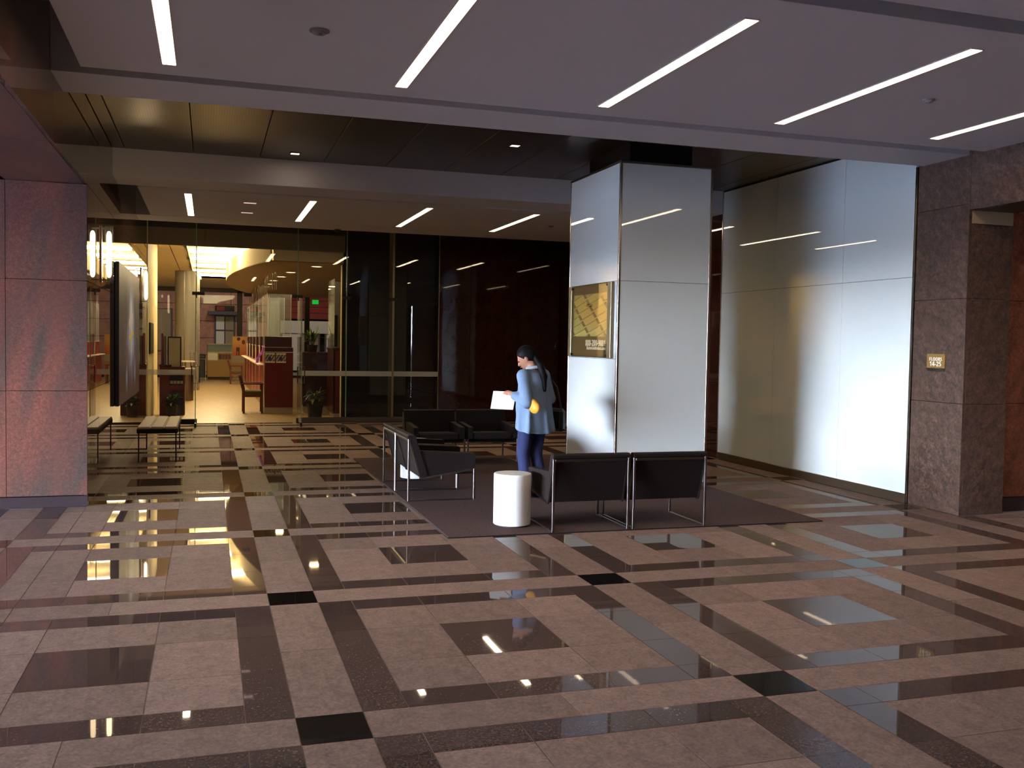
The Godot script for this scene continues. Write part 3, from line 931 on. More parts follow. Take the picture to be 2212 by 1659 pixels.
func build_lights() -> void:
	var warm := Color(1.0, 0.90, 0.76)
	var xs := [-0.77, 0.855, 2.48, 4.08, 5.67]
	var n := 0
	for row in [[-3.21, -1.0], [-11.9, -9.5]]:
		for x: float in xs:
			var near: bool = row[1] > -5.0
			var place: String = ["over the floor near the pink pillar", "second from the pink pillar side", "in the middle of its row", "second from the white panel wall", "beside the taupe granite wall"][xs.find(x)]
			var o := thing("ceiling_light", ("long recessed strip light in the near ceiling, " if near else "recessed strip light in the ceiling before the bank, ") + place, "ceiling light", Vector3(x, YC, (row[0] + row[1]) * 0.5), 0.0, "strip lights of the near row" if near else "strip lights of the far row")
			var h: float = (row[1] - row[0]) * 0.5
			var l := MB.new()
			l.cbox(Vector3(0, -0.003, 0), Vector3(0.088, 0.008, h * 2.0 - 0.01), 0.002)
			part(l, "lens", M.strip_light, o)
			var fr := MB.new()
			for sx in [-1.0, 1.0]:
				fr.box(Vector3(sx * 0.049, -0.002, 0), Vector3(0.008, 0.006, h * 2.0 + 0.01))
				fr.box(Vector3(0, -0.002, sx * h), Vector3(0.10, 0.006, 0.008))
			part(fr, "trim_frame", M.plastic_white, o)
			area_lamp(o, Vector3(0, -0.012, 0), Vector2(0.088, h * 2.0 - 0.01), 1.5, warm)
			n += 1
	# sconces on the polished wall
	var k := 0
	for z in [-7.08, -13.38]:
		var o := thing("wall_sconce", ["tall glass tube sconce on the polished wall before the painting", "tall glass tube sconce on the polished wall between painting and bank"][k], "wall light", Vector3(XL, 2.47, z), 0.0, "tube sconces on the polished wall")
		var b := MB.new()
		b.cbox(Vector3(0.006, 0, 0), Vector3(0.012, 0.60, 0.10), 0.004)
		for y in [-0.27, 0.27]:
			b.box(Vector3(0.045, y, 0), Vector3(0.09, 0.012, 0.03))
		part(b, "back_plate", M.bright_steel, o)
		var t := MB.new()
		t.lathe([Vector2(0.0, -0.245), Vector2(0.014, -0.24), Vector2(0.024, -0.215), Vector2(0.026, -0.19), Vector2(0.026, 0.19), Vector2(0.024, 0.215), Vector2(0.014, 0.24), Vector2(0.0, 0.245)], 16, Vector3(0.080, 0, 0))
		part(t, "lamp_tube", M.sconce_tube, o)
		var g := MB.new()
		g.lathe([Vector2(0.045, -0.30), Vector2(0.045, 0.30), Vector2(0.042, 0.30), Vector2(0.042, -0.30), Vector2(0.045, -0.30)], 20, Vector3(0.080, 0, 0))
		part(g, "glass_cover", M.pane, o)
		for y in [-0.1, 0.1]:
			omni(o, Vector3(0.080, y, 0), 0.09, Color(1.0, 0.86, 0.66), 0.02)
		k += 1
	# small square downlights in the bronze ceiling
	k = 0
	for a in [[0.47, -7.87], [2.76, -6.43]]:
		var o := thing("square_downlight", ["small square downlight in the bronze ceiling near the far beam", "small square downlight in the bronze ceiling nearer the column"][k], "downlight", Vector3(a[0], YM, a[1]), 0.0, "square downlights in the bronze ceiling")
		var l := MB.new()
		l.cbox(Vector3(0, -0.003, 0), Vector3(0.10, 0.006, 0.10), 0.002)
		part(l, "lens", M.spot_disc, o)
		var fr := MB.new()
		for s in [-1.0, 1.0]:
			fr.box(Vector3(s * 0.057, -0.004, 0), Vector3(0.014, 0.008, 0.128))
			fr.box(Vector3(0, -0.004, s * 0.057), Vector3(0.128, 0.008, 0.014))
		part(fr, "trim_frame", M.steel, o)
		area_lamp(o, Vector3(0, -0.012, 0), Vector2(0.1, 0.1), 0.12, warm)
		k += 1
	# paired slots in the far ceiling
	k = 0
	for z in [-10.06, -11.16]:
		var o := thing("slot_downlight", ["small pale rectangular slot light in the far ceiling, nearer the slot", "small pale rectangular slot light in the far ceiling, nearer the glass"][k], "downlight", Vector3(0.04, YC, z), 0.0, "slot lights in the far ceiling")
		var l := MB.new()
		l.cbox(Vector3(0, -0.003, 0), Vector3(0.17, 0.006, 0.10), 0.002)
		part(l, "lens", M.spot_pale, o)
		var fr := MB.new()
		for s in [-1.0, 1.0]:
			fr.box(Vector3(s * 0.09, -0.003, 0), Vector3(0.01, 0.007, 0.12))
			fr.box(Vector3(0, -0.003, s * 0.055), Vector3(0.19, 0.007, 0.01))
		part(fr, "trim_frame", M.plastic_white, o)
		k += 1
	# lamps of the elevator lobby
	var el := thing("lobby_ceiling_lamp", "round ceiling lamp of the elevator lobby", "ceiling light", Vector3(8.2, 3.0, -0.8))
	var d := MB.new()
	d.lathe([Vector2(0.0, -0.03), Vector2(0.20, -0.03), Vector2(0.22, 0.0)], 24)
	part(d, "diffuser", M.downlight_disc, el)
	area_lamp(el, Vector3(0, -0.04, 0), Vector2(0.35, 0.35), 0.8, warm)
	# bank: cross lamps in the trough
	k = 0
	for z in [-18.3, -20.4, -22.6, -24.9, -27.2, -29.3]:
		var o := thing("trough_lamp", "linear lamp across the bank ceiling trough, %s from the glass front" % ["first", "second", "third", "fourth", "fifth", "sixth"][k], "ceiling light", Vector3(-0.12, 3.66, z), 0.0, "linear lamps in the bank ceiling")
		var l := MB.new()
		l.cbox(Vector3.ZERO, Vector3(1.66, 0.07, 0.13), 0.02)
		part(l, "lamp_tube", M.bank_lamp, o)
		area_lamp(o, Vector3(0, -0.045, 0), Vector2(1.66, 0.13), 7.0, Color(1.0, 0.89, 0.67))
		k += 1
	k = 0
	for a in [[1.62, -16.35], [1.26, -18.4], [1.17, -20.1], [1.09, -21.8], [1.09, -23.5], [1.07, -25.0]]:
		var o := thing("recessed_downlight", "round recessed downlight in the curved soffit, %s from the glass front" % ["first", "second", "third", "fourth", "fifth", "sixth"][k], "downlight", Vector3(a[0], 3.12, a[1]), 0.0, "downlights in the curved soffit")
		var l := MB.new()
		l.lathe([Vector2(0.0, -0.006), Vector2(0.10, -0.006), Vector2(0.10, 0.0)], 20)
		part(l, "lens", M.downlight_disc, o)
		var r := MB.new()
		r.lathe([Vector2(0.10, -0.004), Vector2(0.10, -0.01), Vector2(0.125, -0.01), Vector2(0.125, 0.0)], 20)
		part(r, "trim_ring", M.pale_trim, o)
		area_lamp(o, Vector3(0, -0.02, 0), Vector2(0.17, 0.17), 0.8, Color(1.0, 0.88, 0.62))
		k += 1
	# added lamps, unseen, that light the roofed-over arcade
	k = 0
	for x in [-4.0, 0.5, 5.0]:
		var o := thing("added_arcade_lamp", "added square lamp for lighting the arcade, %s the shop sign" % ["beyond the grey pillar side of", "nearly above", "on the brick side of"][k], "ceiling light", Vector3(x, 5.595, -40.5), 0.0, "added arcade lamps")
		var l := MB.new()
		l.cbox(Vector3(0, -0.021, 0), Vector3(0.9, 0.04, 0.9), 0.01)
		part(l, "diffuser", M.spot_disc, o)
		area_lamp(o, Vector3(0, -0.05, 0), Vector2(0.9, 0.9), 5.0, Color(1.0, 0.93, 0.88))
		k += 1


func build_seating() -> void:
	# rug, laid round the column
	var rug := MB.new()
	var a := Vector3(1.38, 0, -9.1)
	var b := Vector3(4.95, 0.012, -3.66)
	for r in [[a.x, a.z, 3.70, b.z], [4.83, a.z, b.x, b.z], [3.70, a.z, 4.83, -7.15], [3.70, -5.64, 4.83, b.z]]:
		rug.span(Vector3(r[0], 0, r[1]), Vector3(r[2], b.y, r[3]))
	var ro := thing("area_rug", "large plain dark brown rug under the armchairs", "rug")
	part(rug, "pile", M.rug, ro)
	var hem := MB.new()
	hem.span(Vector3(a.x - 0.006, 0, a.z), Vector3(a.x, b.y * 0.8, b.z))
	hem.span(Vector3(b.x, 0, a.z), Vector3(b.x + 0.006, b.y * 0.8, b.z))
	hem.span(Vector3(a.x, 0, b.z), Vector3(b.x, b.y * 0.8, b.z + 0.006))
	hem.span(Vector3(a.x, 0, a.z - 0.006), Vector3(b.x, b.y * 0.8, a.z))
	part(hem, "bound_edge", M.leather_back, ro)

	# armchair: rear uprights at z = 0, faces -z
	var c := thing("lounge_chair", "brown leather lounge chair seen from behind, next to the white drum table", "armchair", Vector3(2.633, 0.012, -3.655), 0.0, "low leather lounge chairs on the rug")
	var hw := 0.345
	for s in [-1.0, 1.0]:
		block("rear_leg", M.steel, c, Vector3(s * hw - 0.011, 0, -0.022), Vector3(s * hw + 0.011, 0.625, 0.0), 0.002)
		block("front_leg", M.steel, c, Vector3(s * hw - 0.011, 0, -0.70), Vector3(s * hw + 0.011, 0.315, -0.678), 0.002)
		block("floor_runner", M.steel, c, Vector3(s * hw - 0.011, 0.0, -0.678), Vector3(s * hw + 0.011, 0.014, -0.022), 0.002)
		var rail := MB.new()
		rail.bar(Vector3(s * hw, 0.307, -0.68), Vector3(s * hw, 0.226, -0.14), 0.016)
		rail.bar(Vector3(s * hw, 0.226, -0.13), Vector3(s * hw, 0.61, -0.012), 0.014)
		part(rail, "side_rail", M.steel, c)
		var arm := MB.new()
		var poly := PackedVector2Array([Vector2(-0.075, 0.50), Vector2(-0.09, 0.506), Vector2(-0.685, 0.472), Vector2(-0.697, 0.462), Vector2(-0.697, 0.325), Vector2(-0.688, 0.316), Vector2(-0.145, 0.236)])
		arm.prism(poly, Vector3(s * 0.310 - 0.032, 0, 0), Vector3.BACK, Vector3.UP, Vector3(0.064, 0, 0))
		part(arm, "armrest", M.leather, c)
	block("top_rail", M.steel, c, Vector3(-hw + 0.011, 0.598, -0.022), Vector3(hw - 0.011, 0.62, 0.0), 0.002)
	var back := MB.new()
	var bp := PackedVector2Array([Vector2(0.004, 0.628), Vector2(0.006, 0.652), Vector2(-0.006, 0.664), Vector2(-0.06, 0.664), Vector2(-0.075, 0.652), Vector2(-0.20, 0.26), Vector2(-0.145, 0.236), Vector2(-0.13, 0.236), Vector2(-0.02, 0.628)])
	back.prism(bp, Vector3(-0.352, 0, 0), Vector3.BACK, Vector3.UP, Vector3(0.704, 0, 0))
	part(back, "backrest", M.leather, c)
	var seat := MB.new()
	seat.cbox(Vector3(0, 0.335, -0.43), Vector3(0.556, 0.10, 0.51), 0.02, Basis(Vector3.RIGHT, 0.05))
	part(seat, "seat", M.leather, c)
	block("seat_pan", M.dark_metal, c, Vector3(-0.33, 0.262, -0.69), Vector3(0.33, 0.282, -0.20))
	var rear := copy(c, Vector3(3.372, 0.012, -3.645), 0.0, "brown leather lounge chair seen from behind, on the side of the white wall")
	rear.set_meta("group", "low leather lounge chairs on the rug")
	copy(c, Vector3(1.395, 0.012, -5.807), -PI / 2, "brown leather lounge chair in side view, nearer of the two side-on")
	copy(c, Vector3(1.395, 0.012, -6.535), -PI / 2, "brown leather lounge chair in side view, farther of the two side-on")
	copy(c, Vector3(2.395, 0.012, -9.06), PI, "brown leather lounge chair facing the photographer, on the bank door side")
	copy(c, Vector3(3.13, 0.012, -9.06), PI, "brown leather lounge chair facing the photographer, beside the woman")

	# white drum tables
	var d := thing("drum_table", "white cylinder side table at the front of the rug", "side table", Vector3(2.052, 0.012, -4.07), 0.0, "white drum side tables")
	var dm := MB.new()
	var prof := [Vector2(0.0, 0.458), Vector2(0.156, 0.458), Vector2(0.162, 0.456), Vector2(0.165, 0.450), Vector2(0.165, 0.018), Vector2(0.162, 0.012), Vector2(0.0, 0.012)]
	prof.reverse()
	dm.lathe(prof, 48)
	part(dm, "drum", M.lacquer, d)
	var ft := MB.new()
	ft.lathe([Vector2(0.0, 0.0), Vector2(0.15, 0.0), Vector2(0.15, 0.013), Vector2(0.0, 0.013)], 32)
	part(ft, "plinth", M.recess, d)
	copy(d, Vector3(1.80, 0.012, -7.08), 0.0, "white cylinder side table half hidden behind the side-on chairs")

	# bench by the polished wall
	var bx := -1.125
	var bn := thing("bench", "tan padded bench with thin metal legs below the painting", "bench", Vector3(bx, 0, -9.99))
	var seg := 3
	for k in seg:
		var w := 0.49 / seg
		var x := -0.245 + w * (k + 0.5)
		block("cushion_channel", M.tan_leather, bn, Vector3(x - w / 2 + 0.004, 0.40, -0.87), Vector3(x + w / 2 - 0.004, 0.462, 0.88), 0.012)
		if k > 0:
			block("cushion_seam", M.seam, bn, Vector3(x - w / 2 - 0.004, 0.40, -0.865), Vector3(x - w / 2 + 0.004, 0.452, 0.875))
	block("seat_edge", M.leather, bn, Vector3(-0.247, 0.375, -0.875), Vector3(0.247, 0.435, 0.885), 0.008)
	for x in [-0.225, 0.225]:
		for z in [-0.83, 0.84]:
			block("leg", M.dark_metal, bn, Vector3(x - 0.008, 0, z - 0.008), Vector3(x + 0.008, 0.38, z + 0.008))


func build_painting() -> void:
	var p := thing("painting", "large unframed abstract canvas in smoky blue with two orange dabs", "painting", Vector3(XL, 1.635, -10.40))
	var hz := 1.78; var hy := 0.88
	block("stretcher", M.canvas_edge, p, Vector3(0.006, -hy, -hz), Vector3(0.050, hy, hz), 0.003)
	var spacer := MB.new()
	spacer.span(Vector3(0.0, -hy + 0.05, -hz + 0.05), Vector3(0.006, hy - 0.05, hz - 0.05))
	part(spacer, "hanging_rail", M.black_panel, p)
	var na := noise(5, 1.0, 4)
	var nb := noise(9, 1.0, 4)
	var tex := paint(384, 192, func(u: float, w: float) -> Color:
		var c := Color(0.36, 0.31, 0.29).lerp(Color(0.27, 0.26, 0.28), clampf(0.5 + na.get_noise_2d(u * 4.0, w * 3.0), 0.0, 1.0))
		if w > 0.68:
			c = c.lerp(Color(0.25, 0.19, 0.20), clampf((w - 0.68) * 6.0 + nb.get_noise_2d(u * 9.0, w * 5.0) * 0.6, 0.0, 1.0))
		var nn := nb.get_noise_2d(u * 12.0, w * 4.0)
		var wide := 0.26 - 0.14 * absf(w - 0.52) * 2.0
		var s := clampf(1.0 - absf(u - 0.55 + nn * 0.10) / wide, 0.0, 1.0) * clampf(1.25 - absf(w - 0.48) * 2.6, 0.0, 1.0)
		c = c.lerp(Color(0.55, 0.62, 0.78), clampf(s * 1.2, 0.0, 1.0))
		var s2 := clampf(1.0 - absf(u - 0.53 - nn * 0.12) / 0.08, 0.0, 1.0) * clampf(1.0 - absf(w - 0.42) * 4.0, 0.0, 1.0)
		c = c.lerp(Color(0.90, 0.94, 1.0), clampf(s2 * 1.5, 0.0, 1.0))
		var s3 := clampf(1.0 - absf(u - 0.50 + nn * 0.05) / 0.03, 0.0, 1.0) * clampf(1.0 - absf(w - 0.58) * 3.0, 0.0, 1.0)
		c = c.lerp(Color(0.32, 0.25, 0.40), s3)
		for e in [[0.62, 0.485, 0.055], [0.47, 0.52, 0.05]]:
			if absf(u - e[0]) < e[2] and absf(w - e[1]) < 0.016 + nn * 0.004:
				c = Color(0.86, 0.60, 0.13)
		for e in [[0.33, 0.83], [0.74, 0.80]]:
			var dd := Vector2((u - e[0]) * 2.2, w - e[1]).length()
			c = c.lerp(Color(0.50, 0.60, 0.72), clampf(1.0 - dd * 7.0 + nn * 0.3, 0.0, 0.8))
		return Color(c.r * 1.45, c.g * 1.48, c.b * 1.6))
	var m := mat("canvas_paint", Color.WHITE, 0.45)
	m.albedo_texture = tex
	var sh := MB.new()
	sh.sheet(Vector3(0.0512, hy - 0.004, hz - 0.004), Vector3(0.0512, hy - 0.004, -hz + 0.004), Vector3(0.0512, -hy + 0.004, -hz + 0.004), Vector3(0.0512, -hy + 0.004, hz - 0.004))
	part(sh, "painted_canvas", m, p)


# ---------------------------------------------------------------- smooth bodies
# parts: [a, b, ra, rb, blend] tapered limbs, or ["e", centre, radii, basis, blend]; cuts: [point, normal] keep the side behind the normal
func blob(parts: Array, cell: float, cuts := []) -> ArrayMesh:
	var lo := Vector3.ONE * 1e9
	var hi := -lo
	for p in parts:
		if p[0] is String:
			var r: float = maxf(p[2].x, maxf(p[2].y, p[2].z))
			lo = lo.min(p[1] - Vector3.ONE * r)
			hi = hi.max(p[1] + Vector3.ONE * r)
		else:
			var r: float = maxf(p[2], p[3])
			lo = lo.min(p[0] - Vector3.ONE * r).min(p[1] - Vector3.ONE * r)
			hi = hi.max(p[0] + Vector3.ONE * r).max(p[1] + Vector3.ONE * r)
	lo -= Vector3.ONE * cell * 3.0
	hi += Vector3.ONE * cell * 3.0
	var nx := int((hi.x - lo.x) / cell) + 2
	var ny := int((hi.y - lo.y) / cell) + 2
	var nz := int((hi.z - lo.z) / cell) + 2
	var g := PackedFloat32Array()
	g.resize(nx * ny * nz)
	g.fill(1.0)
	for p in parts:
		var isE: bool = p[0] is String
		var pl: Vector3
		var ph: Vector3
		var kk: float = p[4]
		var pad := kk + cell * 2.5
		if isE:
			var r: float = maxf(p[2].x, maxf(p[2].y, p[2].z)) + pad
			pl = p[1] - Vector3.ONE * r
			ph = p[1] + Vector3.ONE * r
		else:
			pl = (p[0] - Vector3.ONE * p[2]).min(p[1] - Vector3.ONE * p[3]) - Vector3.ONE * pad
			ph = (p[0] + Vector3.ONE * p[2]).max(p[1] + Vector3.ONE * p[3]) + Vector3.ONE * pad
		var i0 := maxi(0, int((pl.x - lo.x) / cell)); var i1 := mini(nx - 1, int((ph.x - lo.x) / cell) + 1)
		var j0 := maxi(0, int((pl.y - lo.y) / cell)); var j1 := mini(ny - 1, int((ph.y - lo.y) / cell) + 1)
		var k0 := maxi(0, int((pl.z - lo.z) / cell)); var k1 := mini(nz - 1, int((ph.z - lo.z) / cell) + 1)
		var A: Vector3 = p[1] if isE else p[0]
		var AB: Vector3 = Vector3.ZERO if isE else p[1] - p[0]
		var L2: float = maxf(AB.length_squared(), 1e-9)
		var ra: float = 0.0 if isE else p[2]
		var rb: float = 0.0 if isE else p[3]
		var R: Vector3 = p[2] if isE else Vector3.ONE
		var inv: Basis = (p[3] as Basis).inverse() if isE else Basis()
		var rm := minf(R.x, minf(R.y, R.z))
		for i in range(i0, i1 + 1):
			for j in range(j0, j1 + 1):
				for k in range(k0, k1 + 1):
					var q := lo + Vector3(i, j, k) * cell - A
					var d: float
					if isE:
						q = inv * q
						var s := (q / R).length()
						var s2 := (q / (R * R)).length()
						d = s * (s - 1.0) / s2 if s2 > 1e-6 else -rm
					else:
						var t := clampf(q.dot(AB) / L2, 0.0, 1.0)
						d = (q - AB * t).length() - lerpf(ra, rb, t)
					var at := (i * ny + j) * nz + k
					var o := g[at]
					if kk > 0.0:
						var h := maxf(kk - absf(o - d), 0.0) / kk
						g[at] = minf(o, d) - h * h * kk * 0.25
					else:
						g[at] = minf(o, d)
	for cut in cuts:
		for i in nx:
			for j in ny:
				for k in nz:
					var at := (i * ny + j) * nz + k
					if g[at] < 0.1:
						g[at] = maxf(g[at], (lo + Vector3(i, j, k) * cell - cut[0]).dot(cut[1]))
	var ids := PackedInt32Array()
	ids.resize(nx * ny * nz)
	ids.fill(-1)
	var st := SurfaceTool.new()
	st.begin(Mesh.PRIMITIVE_TRIANGLES)
	st.set_smooth_group(0)
	var count := 0
	var step := [ny * nz, nz, 1]
	var off := PackedInt32Array([0, 1, nz, nz + 1, ny * nz, ny * nz + 1, ny * nz + nz, ny * nz + nz + 1])
	for i in nx - 1:
		for j in ny - 1:
			for k in nz - 1:
				var at := (i * ny + j) * nz + k
				var m := 0
				for c in 8:
					if g[at + off[c]] < 0.0:
						m |= 1 << c
				if m == 0 or m == 255:
					continue
				var sum := Vector3.ZERO
				var n := 0
				for e in [[0, 1], [2, 3], [4, 5], [6, 7], [0, 2], [1, 3], [4, 6], [5, 7], [0, 4], [1, 5], [2, 6], [3, 7]]:
					var v0 := g[at + off[e[0]]]
					var v1 := g[at + off[e[1]]]
					if (v0 < 0.0) != (v1 < 0.0):
						var t := v0 / (v0 - v1)
						var c0 := Vector3(e[0] >> 2, (e[0] >> 1) & 1, e[0] & 1)
						var c1 := Vector3(e[1] >> 2, (e[1] >> 1) & 1, e[1] & 1)
						sum += c0.lerp(c1, t)
						n += 1
				ids[at] = count
				count += 1
				st.add_vertex(lo + (Vector3(i, j, k) + sum / n) * cell)
	for i in range(1, nx - 1):
		for j in range(1, ny - 1):
			for k in range(1, nz - 1):
				var at := (i * ny + j) * nz + k
				for ax in 3:
					var inside := g[at] < 0.0
					if inside == (g[at + step[ax]] < 0.0):
						continue
					var su: int = step[(ax + 1) % 3]
					var sw: int = step[(ax + 2) % 3]
					var a := ids[at - su - sw]; var b := ids[at - sw]; var c := ids[at]; var d := ids[at - su]
					if a < 0 or b < 0 or c < 0 or d < 0:
						continue
					if inside:
						for x in [a, d, c, a, c, b]:
							st.add_index(x)
					else:
						for x in [a, b, c, a, c, d]:
							st.add_index(x)
	st.generate_normals()
	return st.commit()


# palm down, fingers along -z, thumb towards side * x
func hand_parts(T: Transform3D, side: float) -> Array:
	var out := []
	var add := func(a: Vector3, b: Vector3, ra: float, rb: float, k: float):
		out.append([T * a, T * b, ra, rb, k])
	add.call(Vector3(0, 0, 0.02), Vector3(0, 0, -0.02), 0.023, 0.022, 0.012)
	add.call(Vector3(-0.018, 0, -0.03), Vector3(-0.022, 0, -0.078), 0.016, 0.013, 0.012)
	add.call(Vector3(0.0, 0.002, -0.03), Vector3(0.0, 0.002, -0.08), 0.016, 0.013, 0.012)
	add.call(Vector3(0.018, 0, -0.03), Vector3(0.022, 0, -0.078), 0.016, 0.013, 0.012)
	var lens := [0.062, 0.074, 0.080, 0.070]
	for f in 4:
		var x := (f - 1.5) * 0.0185 * -side
		var l: float = lens[f]
		var p0 := Vector3(x, 0.0, -0.078)
		var p1 := p0 + Vector3(0, -0.012, -l * 0.5)
		var p2 := p1 + Vector3(0, -0.024, -l * 0.24)
		var p3 := p2 + Vector3(0, -0.022, -l * 0.06)
		add.call(p0, p1, 0.0088, 0.008, 0.004)
		add.call(p1, p2, 0.008, 0.0075, 0.003)
		add.call(p2, p3, 0.0075, 0.0068, 0.003)
	var t0 := Vector3(side * 0.022, -0.006, -0.012)
	var t1 := t0 + Vector3(side * 0.022, -0.014, -0.03)
	var t2 := t1 + Vector3(side * 0.003, -0.016, -0.028)
	add.call(t0, t1, 0.012, 0.0095, 0.008)
	add.call(t1, t2, 0.0095, 0.0078, 0.003)
	return out


func build_person() -> void:
	var p := thing("person", "person in a loose blue shirt and jeans reading a sheet of paper", "person", Vector3(2.70, 0.012, -5.47), 0.48)
	var H := Transform3D(Basis.from_euler(Vector3(-0.52, 0.62, 0.0)), Vector3(-0.03, 1.445, -0.075))
	var wl := Vector3(-0.135, 1.075, -0.19)
	var wr := Vector3(0.055, 1.045, -0.25)
	var TL := Transform3D(Basis.from_euler(Vector3(0.1, -0.25, 0.35)), wl + Vector3(0.008, 0.0, -0.02))
	var TR := Transform3D(Basis.from_euler(Vector3(0.1, 0.35, -0.35)), wr + Vector3(-0.008, 0.0, -0.02))
	# head, neck, forearms and hands
	var skin := MB.new()
	var hp := [
		["e", H * Vector3(0, 0.025, 0.008), Vector3(0.070, 0.088, 0.090), H.basis, 0.0],
		["e", H * Vector3(0, -0.030, -0.030), Vector3(0.056, 0.070, 0.058), H.basis, 0.03],
		[H * Vector3(0, -0.055, -0.045), H * Vector3(0, -0.088, -0.060), 0.036, 0.024, 0.025],
		[H * Vector3(0, 0.004, -0.086), H * Vector3(0, -0.030, -0.102), 0.008, 0.0125, 0.012],
		[H * Vector3(-0.03, 0.014, -0.078), H * Vector3(0.03, 0.014, -0.078), 0.010, 0.010, 0.012],
		["e", H * Vector3(0.071, -0.012, 0.006), Vector3(0.010, 0.030, 0.018), H.basis, 0.008],
		["e", H * Vector3(-0.071, -0.012, 0.006), Vector3(0.010, 0.030, 0.018), H.basis, 0.008],
		[H * Vector3(-0.018, -0.058, -0.088), H * Vector3(0.018, -0.058, -0.088), 0.007, 0.007, 0.008],
		[H * Vector3(0, -0.06, 0.02), Vector3(0, 1.31, 0.005), 0.048, 0.052, 0.03],
		[Vector3(0, 1.31, 0.005), Vector3(0, 1.24, 0.0), 0.055, 0.07, 0.03],
	]
	var body := SurfaceTool.new()
	body.begin(Mesh.PRIMITIVE_TRIANGLES)
	body.append_from(blob(hp, 0.006), 0, Transform3D())
	body.append_from(blob(hand_parts(TL, 1.0) + [[Vector3(-0.20, 1.02, 0.05), wl, 0.036, 0.024, 0.01]], 0.0045), 0, Transform3D())
	body.append_from(blob(hand_parts(TR, -1.0) + [[Vector3(0.20, 1.03, 0.0), wr, 0.036, 0.024, 0.01]], 0.0045), 0, Transform3D())
	var flesh := part(body.commit(), "body", M.skin, p)
	for s in [-1.0, 1.0]:
		var face := MB.new()
		face.lathe([Vector2(0.0, -0.008), Vector2(0.006, -0.005), Vector2(0.0085, 0.0), Vector2(0.006, 0.005), Vector2(0.0, 0.008)], 10, H * Vector3(s * 0.029, 0.000, -0.0815))
		part(face, "eye", M.iris, flesh)
	var lip := MB.new()
	lip.tube([H * Vector3(-0.020, -0.059, -0.090), H * Vector3(0.0, -0.057, -0.0975), H * Vector3(0.020, -0.059, -0.090)], [0.003, 0.006, 0.003], 8)
	part(lip, "lips", M.lips, flesh)
	# hair with a long low ponytail
	var hair := blob([
		["e", H * Vector3(0, 0.033, 0.016), Vector3(0.079, 0.097, 0.097), H.basis, 0.0],
		["e", H * Vector3(0, -0.005, 0.055), Vector3(0.062, 0.070, 0.055), H.basis, 0.03],
	], 0.006, [[H * Vector3(0, 0.052, -0.062), (H.basis * Vector3(0, -0.62, -0.78)).normalized()]])
	var tail := blob([
		[H * Vector3(0, 0.00, 0.085), Vector3(0.01, 1.38, 0.085), 0.036, 0.036, 0.02],
		[Vector3(0.01, 1.38, 0.085), Vector3(0.015, 1.26, 0.135), 0.036, 0.036, 0.02],
		[Vector3(0.015, 1.26, 0.135), Vector3(0.012, 1.12, 0.158), 0.036, 0.016, 0.02],
	], 0.007)
	part(tail, "ponytail", M.hair, part(hair, "hair", M.hair, p))
	# shirt, open at neck and hem
	var shirt := blob([
		[Vector3(-0.13, 1.265, 0.0), Vector3(0.13, 1.265, 0.0), 0.062, 0.062, 0.0],
		[Vector3(-0.065, 1.20, 0.0), Vector3(-0.075, 0.95, 0.01), 0.108, 0.118, 0.05],
		[Vector3(0.065, 1.20, 0.0), Vector3(0.075, 0.95, 0.01), 0.108, 0.118, 0.05],
		[Vector3(0.0, 1.20, 0.02), Vector3(0.0, 0.95, 0.025), 0.115, 0.125, 0.05],
		[Vector3(-0.075, 0.95, 0.01), Vector3(-0.085, 0.66, 0.02), 0.118, 0.135, 0.05],
		[Vector3(0.075, 0.95, 0.01), Vector3(0.085, 0.66, 0.02), 0.118, 0.135, 0.05],
		[Vector3(0.0, 0.95, 0.03), Vector3(0.0, 0.66, 0.05), 0.125, 0.14, 0.05],
		[Vector3(-0.155, 1.265, 0.005), Vector3(-0.215, 1.00, 0.13), 0.066, 0.060, 0.03],
		[Vector3(-0.215, 1.00, 0.13), Vector3(-0.17, 1.055, -0.09), 0.058, 0.046, 0.02],
		[Vector3(0.155, 1.265, 0.005), Vector3(0.225, 1.025, 0.03), 0.066, 0.060, 0.03],
		[Vector3(0.225, 1.025, 0.03), Vector3(0.13, 1.04, -0.12), 0.058, 0.050, 0.02],
		# folds of the loose back and hem
		[Vector3(-0.15, 0.98, 0.10), Vector3(-0.19, 0.70, 0.13), 0.012, 0.024, 0.03],
		[Vector3(0.02, 1.10, 0.14), Vector3(0.03, 0.68, 0.19), 0.010, 0.022, 0.03],
		[Vector3(0.15, 1.02, 0.10), Vector3(0.18, 0.70, 0.13), 0.012, 0.024, 0.03],
		[Vector3(-0.19, 0.92, 0.0), Vector3(-0.21, 0.70, 0.02), 0.010, 0.022, 0.03],
	], 0.012, [[Vector3(0, 0.705, 0), Vector3(0, -0.98, -0.18).normalized()]])
	part(shirt, "shirt", M.chambray, p)
	var scarf := MB.new()
	var ring := []
	var rr := []
	for k in 21:
		var a := TAU * k / 20.0
		ring.append(Vector3(0.062 * sin(a), 1.345 + 0.012 * cos(a), 0.005 + 0.066 * cos(a)))
		rr.append(0.020)
	scarf.tube(ring, rr, 10, false)
	part(scarf, "collar", M.grey_scarf, p)
